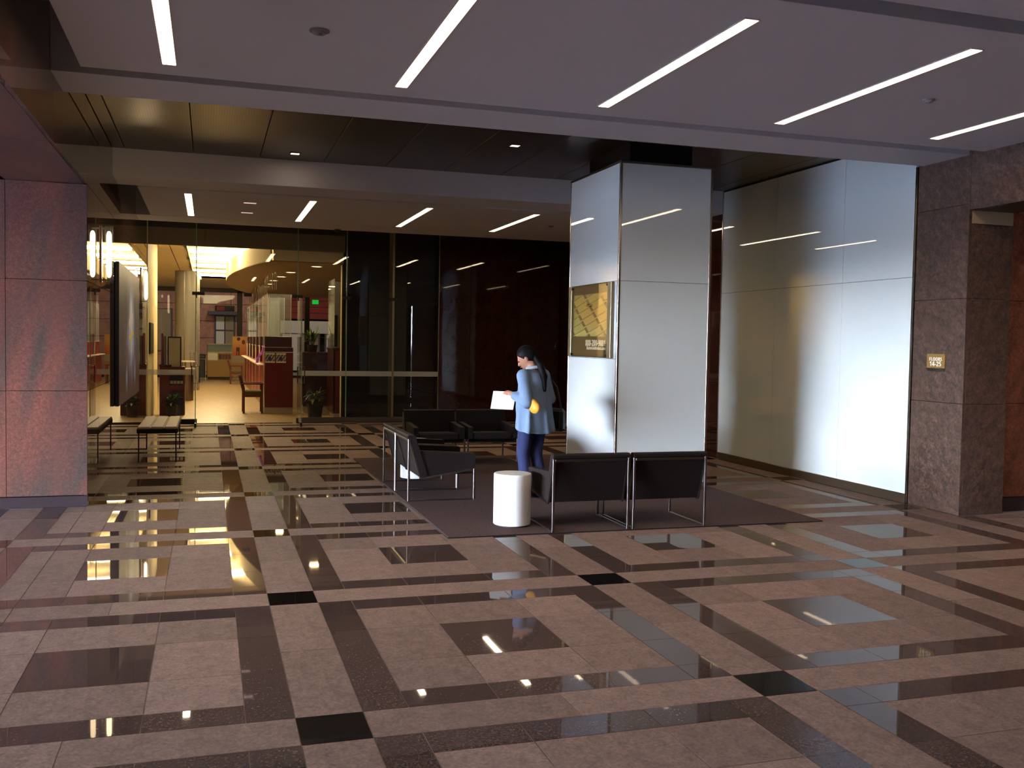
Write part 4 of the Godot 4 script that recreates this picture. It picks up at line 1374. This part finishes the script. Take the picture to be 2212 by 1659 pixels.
	var jeans := blob([
		[Vector3(-0.06, 0.83, 0.02), Vector3(0.06, 0.83, 0.02), 0.115, 0.115, 0.0],
		[Vector3(-0.085, 0.80, 0.01), Vector3(-0.075, 0.46, -0.05), 0.095, 0.066, 0.04],
		[Vector3(-0.075, 0.46, -0.05), Vector3(-0.075, 0.06, 0.01), 0.066, 0.062, 0.02],
		[Vector3(0.085, 0.80, 0.01), Vector3(0.08, 0.46, -0.02), 0.095, 0.066, 0.04],
		[Vector3(0.08, 0.46, -0.02), Vector3(0.075, 0.06, 0.10), 0.066, 0.062, 0.02],
	], 0.013, [[Vector3(0, 0.035, 0), Vector3(0, -1, 0)]])
	part(jeans, "jeans", M.denim, p)
	for a in [[-0.075, -0.01], [0.075, 0.08]]:
		var shoe := blob([
			["e", Vector3(a[0], 0.034, a[1] - 0.06), Vector3(0.042, 0.034, 0.11), Basis(), 0.0],
			["e", Vector3(a[0], 0.045, a[1] + 0.02), Vector3(0.036, 0.045, 0.045), Basis(), 0.03],
		], 0.008, [[Vector3(0, 0.002, 0), Vector3(0, -1, 0)]])
		part(shoe, "shoe", M.shoe, p)
	# things she carries
	var sheet := thing("paper_sheet", "white sheet of paper in the hands of the person", "paper", p.transform * Vector3(-0.15, 1.0, -0.285), -0.75)
	var pm := MB.new()
	pm.box(Vector3.ZERO, Vector3(0.26, 0.002, 0.19), Basis(Vector3.RIGHT, 1.25))
	pm.box(Vector3(0.004, -0.004, 0.004), Vector3(0.26, 0.001, 0.19), Basis(Vector3.RIGHT, 1.20))
	part(pm, "sheets", M.paper_white, sheet)
	var pouch := thing("pouch", "mustard yellow pouch held under the arm of the person", "pouch", p.transform * Vector3(-0.185, 0.955, 0.20), 0.48)
	part(blob([["e", Vector3.ZERO, Vector3(0.035, 0.062, 0.075), Basis(Vector3.RIGHT, 0.3), 0.0], ["e", Vector3(0, 0.05, -0.03), Vector3(0.03, 0.035, 0.05), Basis(), 0.03]], 0.007), "pouch_body", M.mustard, pouch)
	var bag := thing("shoulder_bag", "black shoulder bag behind the person", "bag", p.transform * Vector3(0.29, 0.80, 0.03), 0.48)
	var bm := MB.new()
	bm.cbox(Vector3.ZERO, Vector3(0.10, 0.24, 0.30), 0.03)
	part(bm, "bag_body", M.black_plastic, bag)
	var strap := MB.new()
	strap.tube([Vector3(-0.02, 0.10, -0.13), Vector3(-0.04, 0.34, -0.09), Vector3(-0.125, 0.545, -0.03), Vector3(-0.05, 0.34, 0.09), Vector3(-0.02, 0.10, 0.13)], [0.010, 0.010, 0.010, 0.010, 0.010], 8)
	part(strap, "strap", M.black_plastic, bag)


# ---------------------------------------------------------------- bank furniture
func leaf(mb: MB, root: Vector3, dir: float, rise: float, length: float, width: float, droop: float) -> void:
	var out := Vector3(cos(dir), 0, sin(dir))
	var side := Vector3(-sin(dir), 0, cos(dir))
	var prev := []
	for k in 5:
		var t := k / 4.0
		var c := root + out * length * t * cos(rise) + Vector3.UP * (length * t * sin(rise) - droop * t * t * length)
		var w := width * 0.5 * sin(PI * (0.12 + 0.88 * t)) * (1.0 if k < 4 else 0.15)
		var cur := [c - side * w, c + side * w]
		if k > 0:
			var nn: Vector3 = ((cur[0] - prev[0]).cross(side)).normalized()
			if nn.y < 0:
				nn = -nn
			mb.quad(prev[0], prev[1], cur[1], cur[0], nn)
		prev = cur


func plant(called: String, label: String, at: Vector3, pot_r: float, pot_h: float, tall: float, spread: float, count: int, seed_: int, lw: float) -> void:
	var o := thing(called, label, "plant", at)
	var pm := MB.new()
	pm.lathe([Vector2(0.0, 0.0), Vector2(pot_r * 0.78, 0.0), Vector2(pot_r * 0.82, 0.02), Vector2(pot_r, pot_h), Vector2(pot_r * 0.90, pot_h), Vector2(pot_r * 0.88, pot_h - 0.04), Vector2(0.0, pot_h - 0.04)], 28)
	part(pm, "pot", M.pot_black, o)
	var so := MB.new()
	so.lathe([Vector2(pot_r * 0.87, pot_h - 0.045), Vector2(pot_r * 0.5, pot_h - 0.03), Vector2(0.0, pot_h - 0.025)], 20)
	part(so, "soil", M.soil, o)
	var rng := RandomNumberGenerator.new()
	rng.seed = seed_
	var st := MB.new()
	var l1 := MB.new()
	var l2 := MB.new()
	for k in 7:
		var a := TAU * k / 7.0 + rng.randf() * 0.5
		var top := Vector3(cos(a) * spread * 0.22, pot_h + tall * rng.randf_range(0.35, 0.6), sin(a) * spread * 0.22)
		st.tube([Vector3(cos(a) * 0.02, pot_h - 0.03, sin(a) * 0.02), top], [0.007, 0.004], 6)
		for j in count / 7:
			var r := Vector3(0, pot_h - 0.02, 0).lerp(top, rng.randf_range(0.3, 1.0))
			leaf(l1 if rng.randf() < 0.75 else l2, r, a + rng.randf_range(-1.3, 1.3), rng.randf_range(0.1, 1.3), spread * rng.randf_range(0.5, 0.95), lw * rng.randf_range(0.7, 1.2), rng.randf_range(0.1, 0.8))
	part(st, "stem", M.stem, o)
	part(l1, "foliage", M.leaf, o)
	part(l2, "foliage", M.leaf_pale, o)


func wooden_chair(at: Vector3, turn: float, label: String) -> Node3D:
	var c := thing("guest_chair", label, "chair", at, turn, "wooden guest chairs in the bank")
	# faces +x, 0.56 wide along z, rear legs at x = 0
	for s in [-1.0, 1.0]:
		var z: float = s * 0.26
		var m := MB.new()
		m.bar(Vector3(0.03, 0, z), Vector3(0.03, 0.46, z), 0.045)
		m.bar(Vector3(0.03, 0.46, z), Vector3(-0.06, 0.80, z), 0.042)
		part(m, "rear_leg", M.cherry_wood, c)
		block("front_leg", M.cherry_wood, c, Vector3(0.39, 0, z - 0.02), Vector3(0.43, 0.64, z + 0.02), 0.004)
		block("arm", M.cherry_wood, c, Vector3(-0.01, 0.62, z - 0.028), Vector3(0.44, 0.65, z + 0.028), 0.006)
		block("side_rail", M.cherry_wood, c, Vector3(0.03, 0.35, z - 0.015), Vector3(0.42, 0.41, z + 0.015))
	var s1 := MB.new()
	s1.cbox(Vector3(0.225, 0.44, 0), Vector3(0.42, 0.09, 0.48), 0.02)
	part(s1, "seat", M.olive_cloth, c)
	var b := MB.new()
	b.cbox(Vector3(-0.012, 0.66, 0), Vector3(0.06, 0.34, 0.48), 0.02, Basis(Vector3.BACK, 0.26))
	part(b, "backrest", M.dark_cloth, c)
	block("front_rail", M.cherry_wood, c, Vector3(0.40, 0.35, -0.24), Vector3(0.42, 0.41, 0.24))
	return c


func print_mat(key: String, f: Callable) -> StandardMaterial3D:
	var m := mat(key, Color.WHITE, 0.5)
	m.albedo_texture = paint(96, 64, f)
	return m


func build_bank_things() -> void:
	var flyer := print_mat("flyer_print", func(u: float, w: float) -> Color:
		if w < 0.12 or w > 0.86:
			return Color(0.86, 0.84, 0.78)
		var d := Vector2((u - 0.45) * 1.3, w - 0.55).length()
		if d < 0.22:
			return Color(0.16, 0.12, 0.34)
		return Color(0.66, 0.62, 0.52) if fposmod(u * 3.0 + w * 2.0, 1.0) > 0.5 else Color(0.30, 0.27, 0.25))
	# reception desk whose front carries two flyers
	var d := thing("reception_desk", "burgundy desk with two flyers on its front, inside the bank", "desk", Vector3(0.94, 0, -17.6))
	block("front_panel", M.burgundy, d, Vector3(-0.295, 0.14, 0.28), Vector3(0.295, 1.318, 0.32), 0.004)
	block("cap_panel", M.burgundy_dark, d, Vector3(-0.295, 1.33, -0.3), Vector3(0.295, 1.427, 0.32), 0.004)
	block("pale_line", M.pale_trim, d, Vector3(-0.295, 1.318, 0.27), Vector3(0.295, 1.33, 0.322))
	block("carcass", M.burgundy_dark, d, Vector3(-0.28, 0.14, -0.32), Vector3(0.28, 1.318, 0.28))
	block("kick_plate", M.kick, d, Vector3(-0.295, 0.0, -0.3), Vector3(0.295, 0.138, 0.30))
	for k in 2:
		var x := -0.19 + k * 0.23
		var o := thing("flyer", ["flyer on the burgundy desk front, on the door side", "flyer on the burgundy desk front, on the plant side"][k], "flyer", Vector3(0.94 + x, 1.20, -17.278), 0.0, "flyers on the burgundy desk")
		var m := MB.new()
		m.sheet(Vector3(-0.10, 0.10, 0.004), Vector3(0.10, 0.10, 0.004), Vector3(0.10, -0.10, 0.004), Vector3(-0.10, -0.10, 0.004))
		part(m, "print", flyer, o)
		block("board", M.paper_white, o, Vector3(-0.102, -0.102, 0.0), Vector3(0.102, 0.102, 0.0035))

	# row of teller desks behind it
	var first: Node3D
	var k := 0
	for z in [-19.4, -21.4, -23.4, -25.4, -27.4, -29.4]:
		var label: String = "red teller desk with glass screen, %s behind the burgundy desk" % ["first", "second", "third", "fourth", "fifth", "last"][k]
		if k == 0:
			first = thing("teller_desk", label, "desk", Vector3(0.68, 0, z), 0.0, "teller desks in the bank")
			block("kick_plate", M.kick, first, Vector3(0.04, 0, -0.9), Vector3(0.62, 0.13, 0.9))
			block("front_panel", M.red_lacquer, first, Vector3(0.0, 0.13, -0.96), Vector3(0.05, 1.05, 0.94), 0.004)
			block("counter_top", M.pale_trim, first, Vector3(-0.12, 1.0, -0.9), Vector3(0.55, 1.03, 0.9), 0.006)
			block("upper_panel", M.red_lacquer, first, Vector3(0.06, 1.03, -0.96), Vector3(0.10, 1.42, 0.94), 0.004)
			block("pale_line", M.pale_trim, first, Vector3(0.05, 1.42, -0.96), Vector3(0.11, 1.435, 0.94))
			block("divider", M.burgundy_dark, first, Vector3(0.02, 0.13, 0.90), Vector3(0.62, 1.66, 0.95), 0.004)
			block("divider_edge", M.pale_trim, first, Vector3(-0.002, 0.13, 0.955), Vector3(0.018, 1.44, 0.975))
			block("glass_screen", M.screen_glass, first, Vector3(0.075, 1.44, -0.92), Vector3(0.087, 2.62, 0.86))
			for zz in [-0.92, -0.33, 0.27, 0.86]:
				block("screen_edge", M.pale_edge, first, Vector3(0.075, 1.44, zz - 0.004), Vector3(0.089, 2.64, zz + 0.004))
			block("cross_screen", M.screen_glass, first, Vector3(0.12, 1.66, 0.92), Vector3(0.60, 2.62, 0.93))
			block("screen_edge", M.pale_edge, first, Vector3(0.11, 1.66, 0.918), Vector3(0.122, 2.62, 0.932))
			block("screen_edge", M.pale_edge, first, Vector3(0.59, 1.66, 0.918), Vector3(0.602, 2.62, 0.932))
		else:
			copy(first, Vector3(0.68, 0, z), 0.0, label)
		k += 1
	# strands hanging over the tellers
	var rng := RandomNumberGenerator.new()
	rng.seed = 4
	var cu := MB.new()
	for z in range(0, 60):
		var zz := -18.0 - z * 0.19
		var x := 0.86 + rng.randf_range(-0.08, 0.08)
		cu.tube([Vector3(x, 3.12, zz), Vector3(x, rng.randf_range(2.66, 2.8), zz)], [0.006, 0.006], 5, false)
	var so := thing("strand_curtain", "curtain of thin glinting strands hanging over the teller desks", "curtain")
	so.set_meta("kind", "stuff")
	part(cu, "strands", M.bright_steel, so).set_meta("kind", "stuff")

	# desks on the plant side
	var e := thing("service_desk", "dark burgundy service desk behind the plants", "desk", Vector3(1.78, 0, -18.0))
	block("front_panel", M.burgundy_dark, e, Vector3(-0.29, 0.14, 0.27), Vector3(0.27, 1.30, 0.31), 0.004)
	block("top", M.burgundy, e, Vector3(-0.30, 1.30, -0.3), Vector3(0.28, 1.33, 0.33), 0.004)
	block("carcass", M.burgundy_dark, e, Vector3(-0.28, 0.14, -0.3), Vector3(0.26, 1.30, 0.27))
	block("kick_plate", M.kick, e, Vector3(-0.28, 0, -0.28), Vector3(0.26, 0.138, 0.29))
	block("steel_post", M.bright_steel, e, Vector3(0.275, 0, 0.28), Vector3(0.30, 1.30, 0.31), 0.003)
	var e2 := thing("teller_booth", "burgundy booth with a tall glass screen right behind the glass front", "desk", Vector3(2.10, 0, -16.5))
	block("front_panel", M.burgundy, e2, Vector3(-0.15, 0.10, 0.40), Vector3(0.45, 1.40, 0.46), 0.004)
	block("side_panel", M.burgundy_dark, e2, Vector3(-0.16, 0.10, -0.6), Vector3(-0.12, 1.40, 0.46), 0.004)
	block("cap", M.burgundy_dark, e2, Vector3(-0.17, 1.40, -0.62), Vector3(0.46, 1.445, 0.48), 0.004)
	block("kick_plate", M.kick, e2, Vector3(-0.14, 0, -0.58), Vector3(0.44, 0.098, 0.44))
	block("glass_screen", M.screen_glass, e2, Vector3(-0.15, 1.445, -0.58), Vector3(-0.138, 2.86, 0.44))
	block("screen_back", M.grey_column, e2, Vector3(-0.10, 1.445, -0.60), Vector3(0.44, 2.86, -0.56))
	block("notice_frame", M.dark_metal, e2, Vector3(-0.13, 1.47, 0.30), Vector3(-0.06, 2.12, 0.34), 0.003)
	block("notice_sheet", M.paper_white, e2, Vector3(-0.13, 1.50, 0.20), Vector3(-0.125, 2.08, 0.30))

	plant("floor_plant", "bushy potted plant in a black pot on the floor behind the glass", Vector3(1.567, 0, -15.95), 0.168, 0.30, 0.40, 0.30, 70, 3, 0.055)
	plant("desk_plant", "spiky potted plant standing on the dark burgundy desk", Vector3(1.70, 1.33, -17.85), 0.12, 0.16, 0.42, 0.42, 49, 8, 0.05)
	plant("display_plant", "leafy potted plant half behind the burgundy leaflet stand", Vector3(-1.22, 0, -16.72), 0.12, 0.22, 0.34, 0.26, 49, 12, 0.06)

	wooden_chair(Vector3(0.19, 0, -17.72), 0.0, "wooden guest chair with olive seat at the burgundy desk")
	wooden_chair(Vector3(0.20, 0, -31.3), 0.0, "small far wooden guest chair before the honey coloured kiosk")

	# leaflet stand by the cream wall
	var l := thing("leaflet_stand", "burgundy leaflet stand with a framed notice, behind the bench", "display stand", Vector3(-1.20, 0, -17.25))
	block("body", M.burgundy, l, Vector3(-0.26, 0.0, -0.2), Vector3(0.23, 1.0, 0.2), 0.006)
	block("top", M.burgundy_dark, l, Vector3(-0.27, 1.0, -0.21), Vector3(-0.03, 1.04, 0.21), 0.004)
	block("recess_panel", M.black_plastic, l, Vector3(-0.06, 0.02, 0.2), Vector3(0.20, 0.50, 0.21))
	block("leaflet_rail", M.dark_metal, l, Vector3(-0.07, 0.62, 0.2), Vector3(0.20, 0.95, 0.215))
	for j in 2:
		for i in 4:
			var x := -0.055 + i * 0.066
			block("leaflet", M.paper_white if j == 0 else M.kick, l, Vector3(x, 0.87 - j * 0.22, 0.215), Vector3(x + 0.055, 0.93 - j * 0.22, 0.222))
	block("side_board", M.cherry_wood, l, Vector3(-0.235, 1.04, -0.12), Vector3(-0.19, 1.68, 0.10), 0.004)
	block("side_board", M.slate, l, Vector3(-0.18, 1.04, -0.12), Vector3(-0.13, 1.63, 0.12), 0.004)
	block("notice_frame", M.dark_metal, l, Vector3(-0.11, 1.0, 0.10), Vector3(0.16, 1.62, 0.13), 0.004)
	block("notice_sheet", M.screen_paper, l, Vector3(-0.085, 1.0, 0.13), Vector3(0.135, 1.59, 0.134))

	var tb := thing("writing_table", "round steel writing table beyond the leaflet stand", "table", Vector3(-1.0, 0, -22.0))
	var tm := MB.new()
	tm.lathe([Vector2(0.0, 0.0), Vector2(0.13, 0.0), Vector2(0.13, 0.80), Vector2(0.10, 0.80)], 24)
	part(tm, "pedestal", M.steel, tb)
	var tt := MB.new()
	tt.lathe([Vector2(0.0, 0.98), Vector2(0.21, 0.98), Vector2(0.21, 1.01), Vector2(0.0, 1.01)], 28)
	tt.lathe([Vector2(0.0, 0.80), Vector2(0.18, 0.80), Vector2(0.18, 0.83), Vector2(0.0, 0.83)], 28)
	part(tt, "table_top", M.pale_trim, tb)
	for a in 4:
		var an := TAU * a / 4.0 + 0.4
		var rm := MB.new()
		rm.tube([Vector3(cos(an) * 0.15, 0.83, sin(an) * 0.15), Vector3(cos(an) * 0.15, 0.98, sin(an) * 0.15)], [0.012, 0.012], 8)
		part(rm, "rod", M.bright_steel, tb)
	var lr := thing("leaflet_rack", "small wire rack on the round steel table", "rack", Vector3(-0.90, 1.01, -22.0))
	for j in 4:
		block("wire_shelf", M.bright_steel, lr, Vector3(-0.05, 0.04 + j * 0.05, -0.04), Vector3(0.05, 0.046 + j * 0.05, 0.04))
	for x in [-0.05, 0.05]:
		block("wire_post", M.bright_steel, lr, Vector3(x - 0.004, 0, -0.004), Vector3(x + 0.004, 0.22, 0.004))

	var rc := thing("round_pillar", "round grey pillar with a bright vertical seam inside the bank", "pillar", Vector3(-1.13, 0, -27.2))
	var pm := MB.new()
	pm.lathe([Vector2(0.36, 0.0), Vector2(0.36, 3.62)], 40)
	part(pm, "shaft", M.grey_column, rc)
	block("seam_strip", M.bright_steel, rc, Vector3(-0.09, 0.0, 0.34), Vector3(-0.06, 3.62, 0.362))
	var beads := MB.new()
	for j in 34:
		beads.lathe([Vector2(0.0, 0.0), Vector2(0.018, 0.012), Vector2(0.0, 0.024)], 6, Vector3(0.33, 1.2 + j * 0.06, 0.17))
	part(beads, "glint_studs", M.bright_steel, rc).set_meta("kind", "stuff")

	# honey coloured kiosk with display case
	var ki := thing("service_kiosk", "honey coloured kiosk with a glass display case at the far end", "kiosk", Vector3(-0.10, 0, -35.3))
	block("base_cabinet", M.honey_wood, ki, Vector3(-0.45, 0.10, -0.3), Vector3(0.46, 0.69, 0.3), 0.006)
	block("kick_plate", M.dark_metal, ki, Vector3(-0.44, 0.0, -0.28), Vector3(0.45, 0.10, 0.28))
	block("counter", M.kick, ki, Vector3(-0.46, 0.69, -0.31), Vector3(0.47, 0.71, 0.31))
	block("upper_front", M.honey_wood, ki, Vector3(-0.46, 0.71, 0.0), Vector3(0.46, 1.04, 0.28))
	block("white_notice", M.paper_white, ki, Vector3(-0.44, 0.74, 0.28), Vector3(-0.07, 1.02, 0.29))
	for i in 4:
		block("leaflet", M.cherry_wood if i else M.burgundy_dark, ki, Vector3(-0.03 + i * 0.115, 0.78, 0.28), Vector3(0.07 + i * 0.115, 0.98, 0.29))
	block("case_floor", M.pale_trim, ki, Vector3(-0.46, 1.04, -0.1), Vector3(0.46, 1.06, 0.28))
	block("case_glass", M.screen_glass, ki, Vector3(-0.46, 1.06, 0.27), Vector3(0.46, 1.34, 0.276))
	block("case_back", M.slate, ki, Vector3(-0.46, 1.06, -0.1), Vector3(0.46, 1.34, -0.08))
	block("case_top", M.kick, ki, Vector3(-0.47, 1.34, -0.11), Vector3(0.47, 1.38, 0.29))
	block("case_side", M.cherry_wood, ki, Vector3(-0.47, 0.1, -0.11), Vector3(-0.455, 1.38, 0.30))
	var sunset := print_mat("sunset_print", func(u: float, w: float) -> Color:
		var c := Color(0.86, 0.62, 0.34).lerp(Color(0.78, 0.34, 0.14), clampf(w * 1.4 - 0.4, 0.0, 1.0))
		if Vector2((u - 0.34) * 0.9, w - 0.12).length() < 0.09 or (absf(u - 0.30) < 0.10 and w > 0.55 and w < 0.78) or (absf(absf(u - 0.30) - 0.06) < 0.03 and w >= 0.78):
			c = Color(0.24, 0.09, 0.05)
		if Vector2((u - 0.62) * 1.2, w - 0.28).length() < 0.12:
			c = Color(0.45, 0.22, 0.08)
		return c)
	var po := thing("sunset_poster", "orange poster with dark silhouettes beside the kiosk", "poster", Vector3(0.70, 0.0, -34.95))
	block("stand_panel", M.kick, po, Vector3(-0.33, 0.0, -0.06), Vector3(0.34, 1.68, -0.01))
	var pk := MB.new()
	pk.sheet(Vector3(-0.32, 1.67, -0.008), Vector3(0.33, 1.67, -0.008), Vector3(0.33, 0.93, -0.008), Vector3(-0.32, 0.93, -0.008))
	part(pk, "print", sunset, po)
	block("shelf_front", M.honey_wood, po, Vector3(-0.33, 0.1, -0.01), Vector3(0.34, 0.66, 0.04))
	var ca := thing("black_cart", "black cart with a silver frame beside the kiosk", "cart", Vector3(-0.80, 0, -34.4))
	block("bin", M.black_plastic, ca, Vector3(-0.17, 0.06, -0.2), Vector3(0.17, 0.78, 0.2), 0.02)
	block("top_tray", M.black_plastic, ca, Vector3(-0.19, 0.82, -0.2), Vector3(0.19, 0.98, 0.2), 0.03)
	for x in [-0.185, 0.185]:
		block("frame_post", M.bright_steel, ca, Vector3(x - 0.012, 0, 0.19), Vector3(x + 0.012, 0.82, 0.214))
	for y in [0.08, 0.80]:
		block("frame_rail", M.bright_steel, ca, Vector3(-0.185, y - 0.012, 0.19), Vector3(0.185, y + 0.012, 0.214))

	var am := MB.new()
	am.tube([Vector3(-0.08, 1.13, -0.4), Vector3(0.02, 1.28, -0.1), Vector3(0.08, 1.45, 0.05)], [0.02, 0.03, 0.035], 10)
	am.tube([Vector3(-0.08, 1.03, -0.4), Vector3(-0.08, 1.14, -0.4)], [0.035, 0.02], 10)
	part(am, "swing_arm", M.violet, first, "violet swing arm")
	var ex := thing("exit_sign", "small green lit exit sign at the far end of the bank", "sign", Vector3(3.68, 3.15, -36.5))
	block("lit_sign_face", M.exit_sign, ex, Vector3(-0.13, -0.09, 0.0), Vector3(0.13, 0.09, 0.02))
	block("sign_box", M.dark_metal, ex, Vector3(-0.15, -0.11, -0.05), Vector3(0.15, 0.11, 0.0))
	block("drop_rod", M.dark_metal, ex, Vector3(-0.01, 0.11, -0.035), Vector3(0.01, 0.47, -0.015))
	var dp := thing("small_picture", "small dark picture hanging on the cream bank wall", "picture", Vector3(XL, 1.58, -16.2))
	block("canvas", M.picture_green, dp, Vector3(0.0, -0.30, -0.55), Vector3(0.03, 0.30, 0.55), 0.004)
	block("canvas_face", M.leaf, dp, Vector3(0.03, -0.27, -0.52), Vector3(0.033, 0.27, 0.52))


func build_small_things() -> void:
	# sign for the elevators
	var s := thing("elevator_sign", "small brass elevator sign reading FLOORS 14-25 on taupe granite", "sign", Vector3(XR, 1.50, -4.025))
	block("plate", M.brass_sign, s, Vector3(-0.014, -0.068, -0.125), Vector3(0.0, 0.075, 0.125), 0.002)
	block("lower_strip", M.steel, s, Vector3(-0.010, -0.098, -0.118), Vector3(0.0, -0.070, 0.118))
	text(s, "floors_lettering", "FLOORS", Vector3(-0.0150, 0.022, 0.0), -PI / 2, 0.048, M.letters)
	text(s, "number_lettering", "14-25", Vector3(-0.0150, -0.026, 0.0), -PI / 2, 0.066, M.letters)
	# ceiling fittings
	var k := 0
	for a in [[0.137, -2.10], [4.675, -2.116], [4.736, -10.73]]:
		var o := thing("smoke_detector", ["round smoke detector between the first two near strip lights", "small round detector by the last near strip lights", "small round detector in the ceiling before the bank"][k], "detector", Vector3(a[0], YC, a[1]), 0.0, "ceiling detectors")
		var r: float = [0.062, 0.045, 0.05][k]
		var m := MB.new()
		m.lathe([Vector2(0.0, -0.022), Vector2(r * 0.6, -0.022), Vector2(r * 0.72, -0.012), Vector2(r, -0.008), Vector2(r, 0.0)], 24)
		part(m, "cover", M.detector_grey, o)
		var g := MB.new()
		g.lathe([Vector2(0.0, -0.028), Vector2(r * 0.3, -0.026), Vector2(r * 0.34, -0.02)], 16)
		part(g, "sensor", M.steel, o)
		k += 1
	var dc := thing("camera_dome", "small white camera dome at the ceiling edge before the bank glass", "camera", Vector3(1.585, YC, -12.70))
	var dm := MB.new()
	dm.lathe([Vector2(0.0, -0.06), Vector2(0.03, -0.054), Vector2(0.05, -0.035), Vector2(0.055, -0.01)], 20)
	part(dm, "dome", M.black_plastic, dc)
	var db := MB.new()
	db.lathe([Vector2(0.055, -0.012), Vector2(0.07, -0.012), Vector2(0.075, 0.0)], 20)
	part(db, "mount_ring", M.plastic_white, dc)
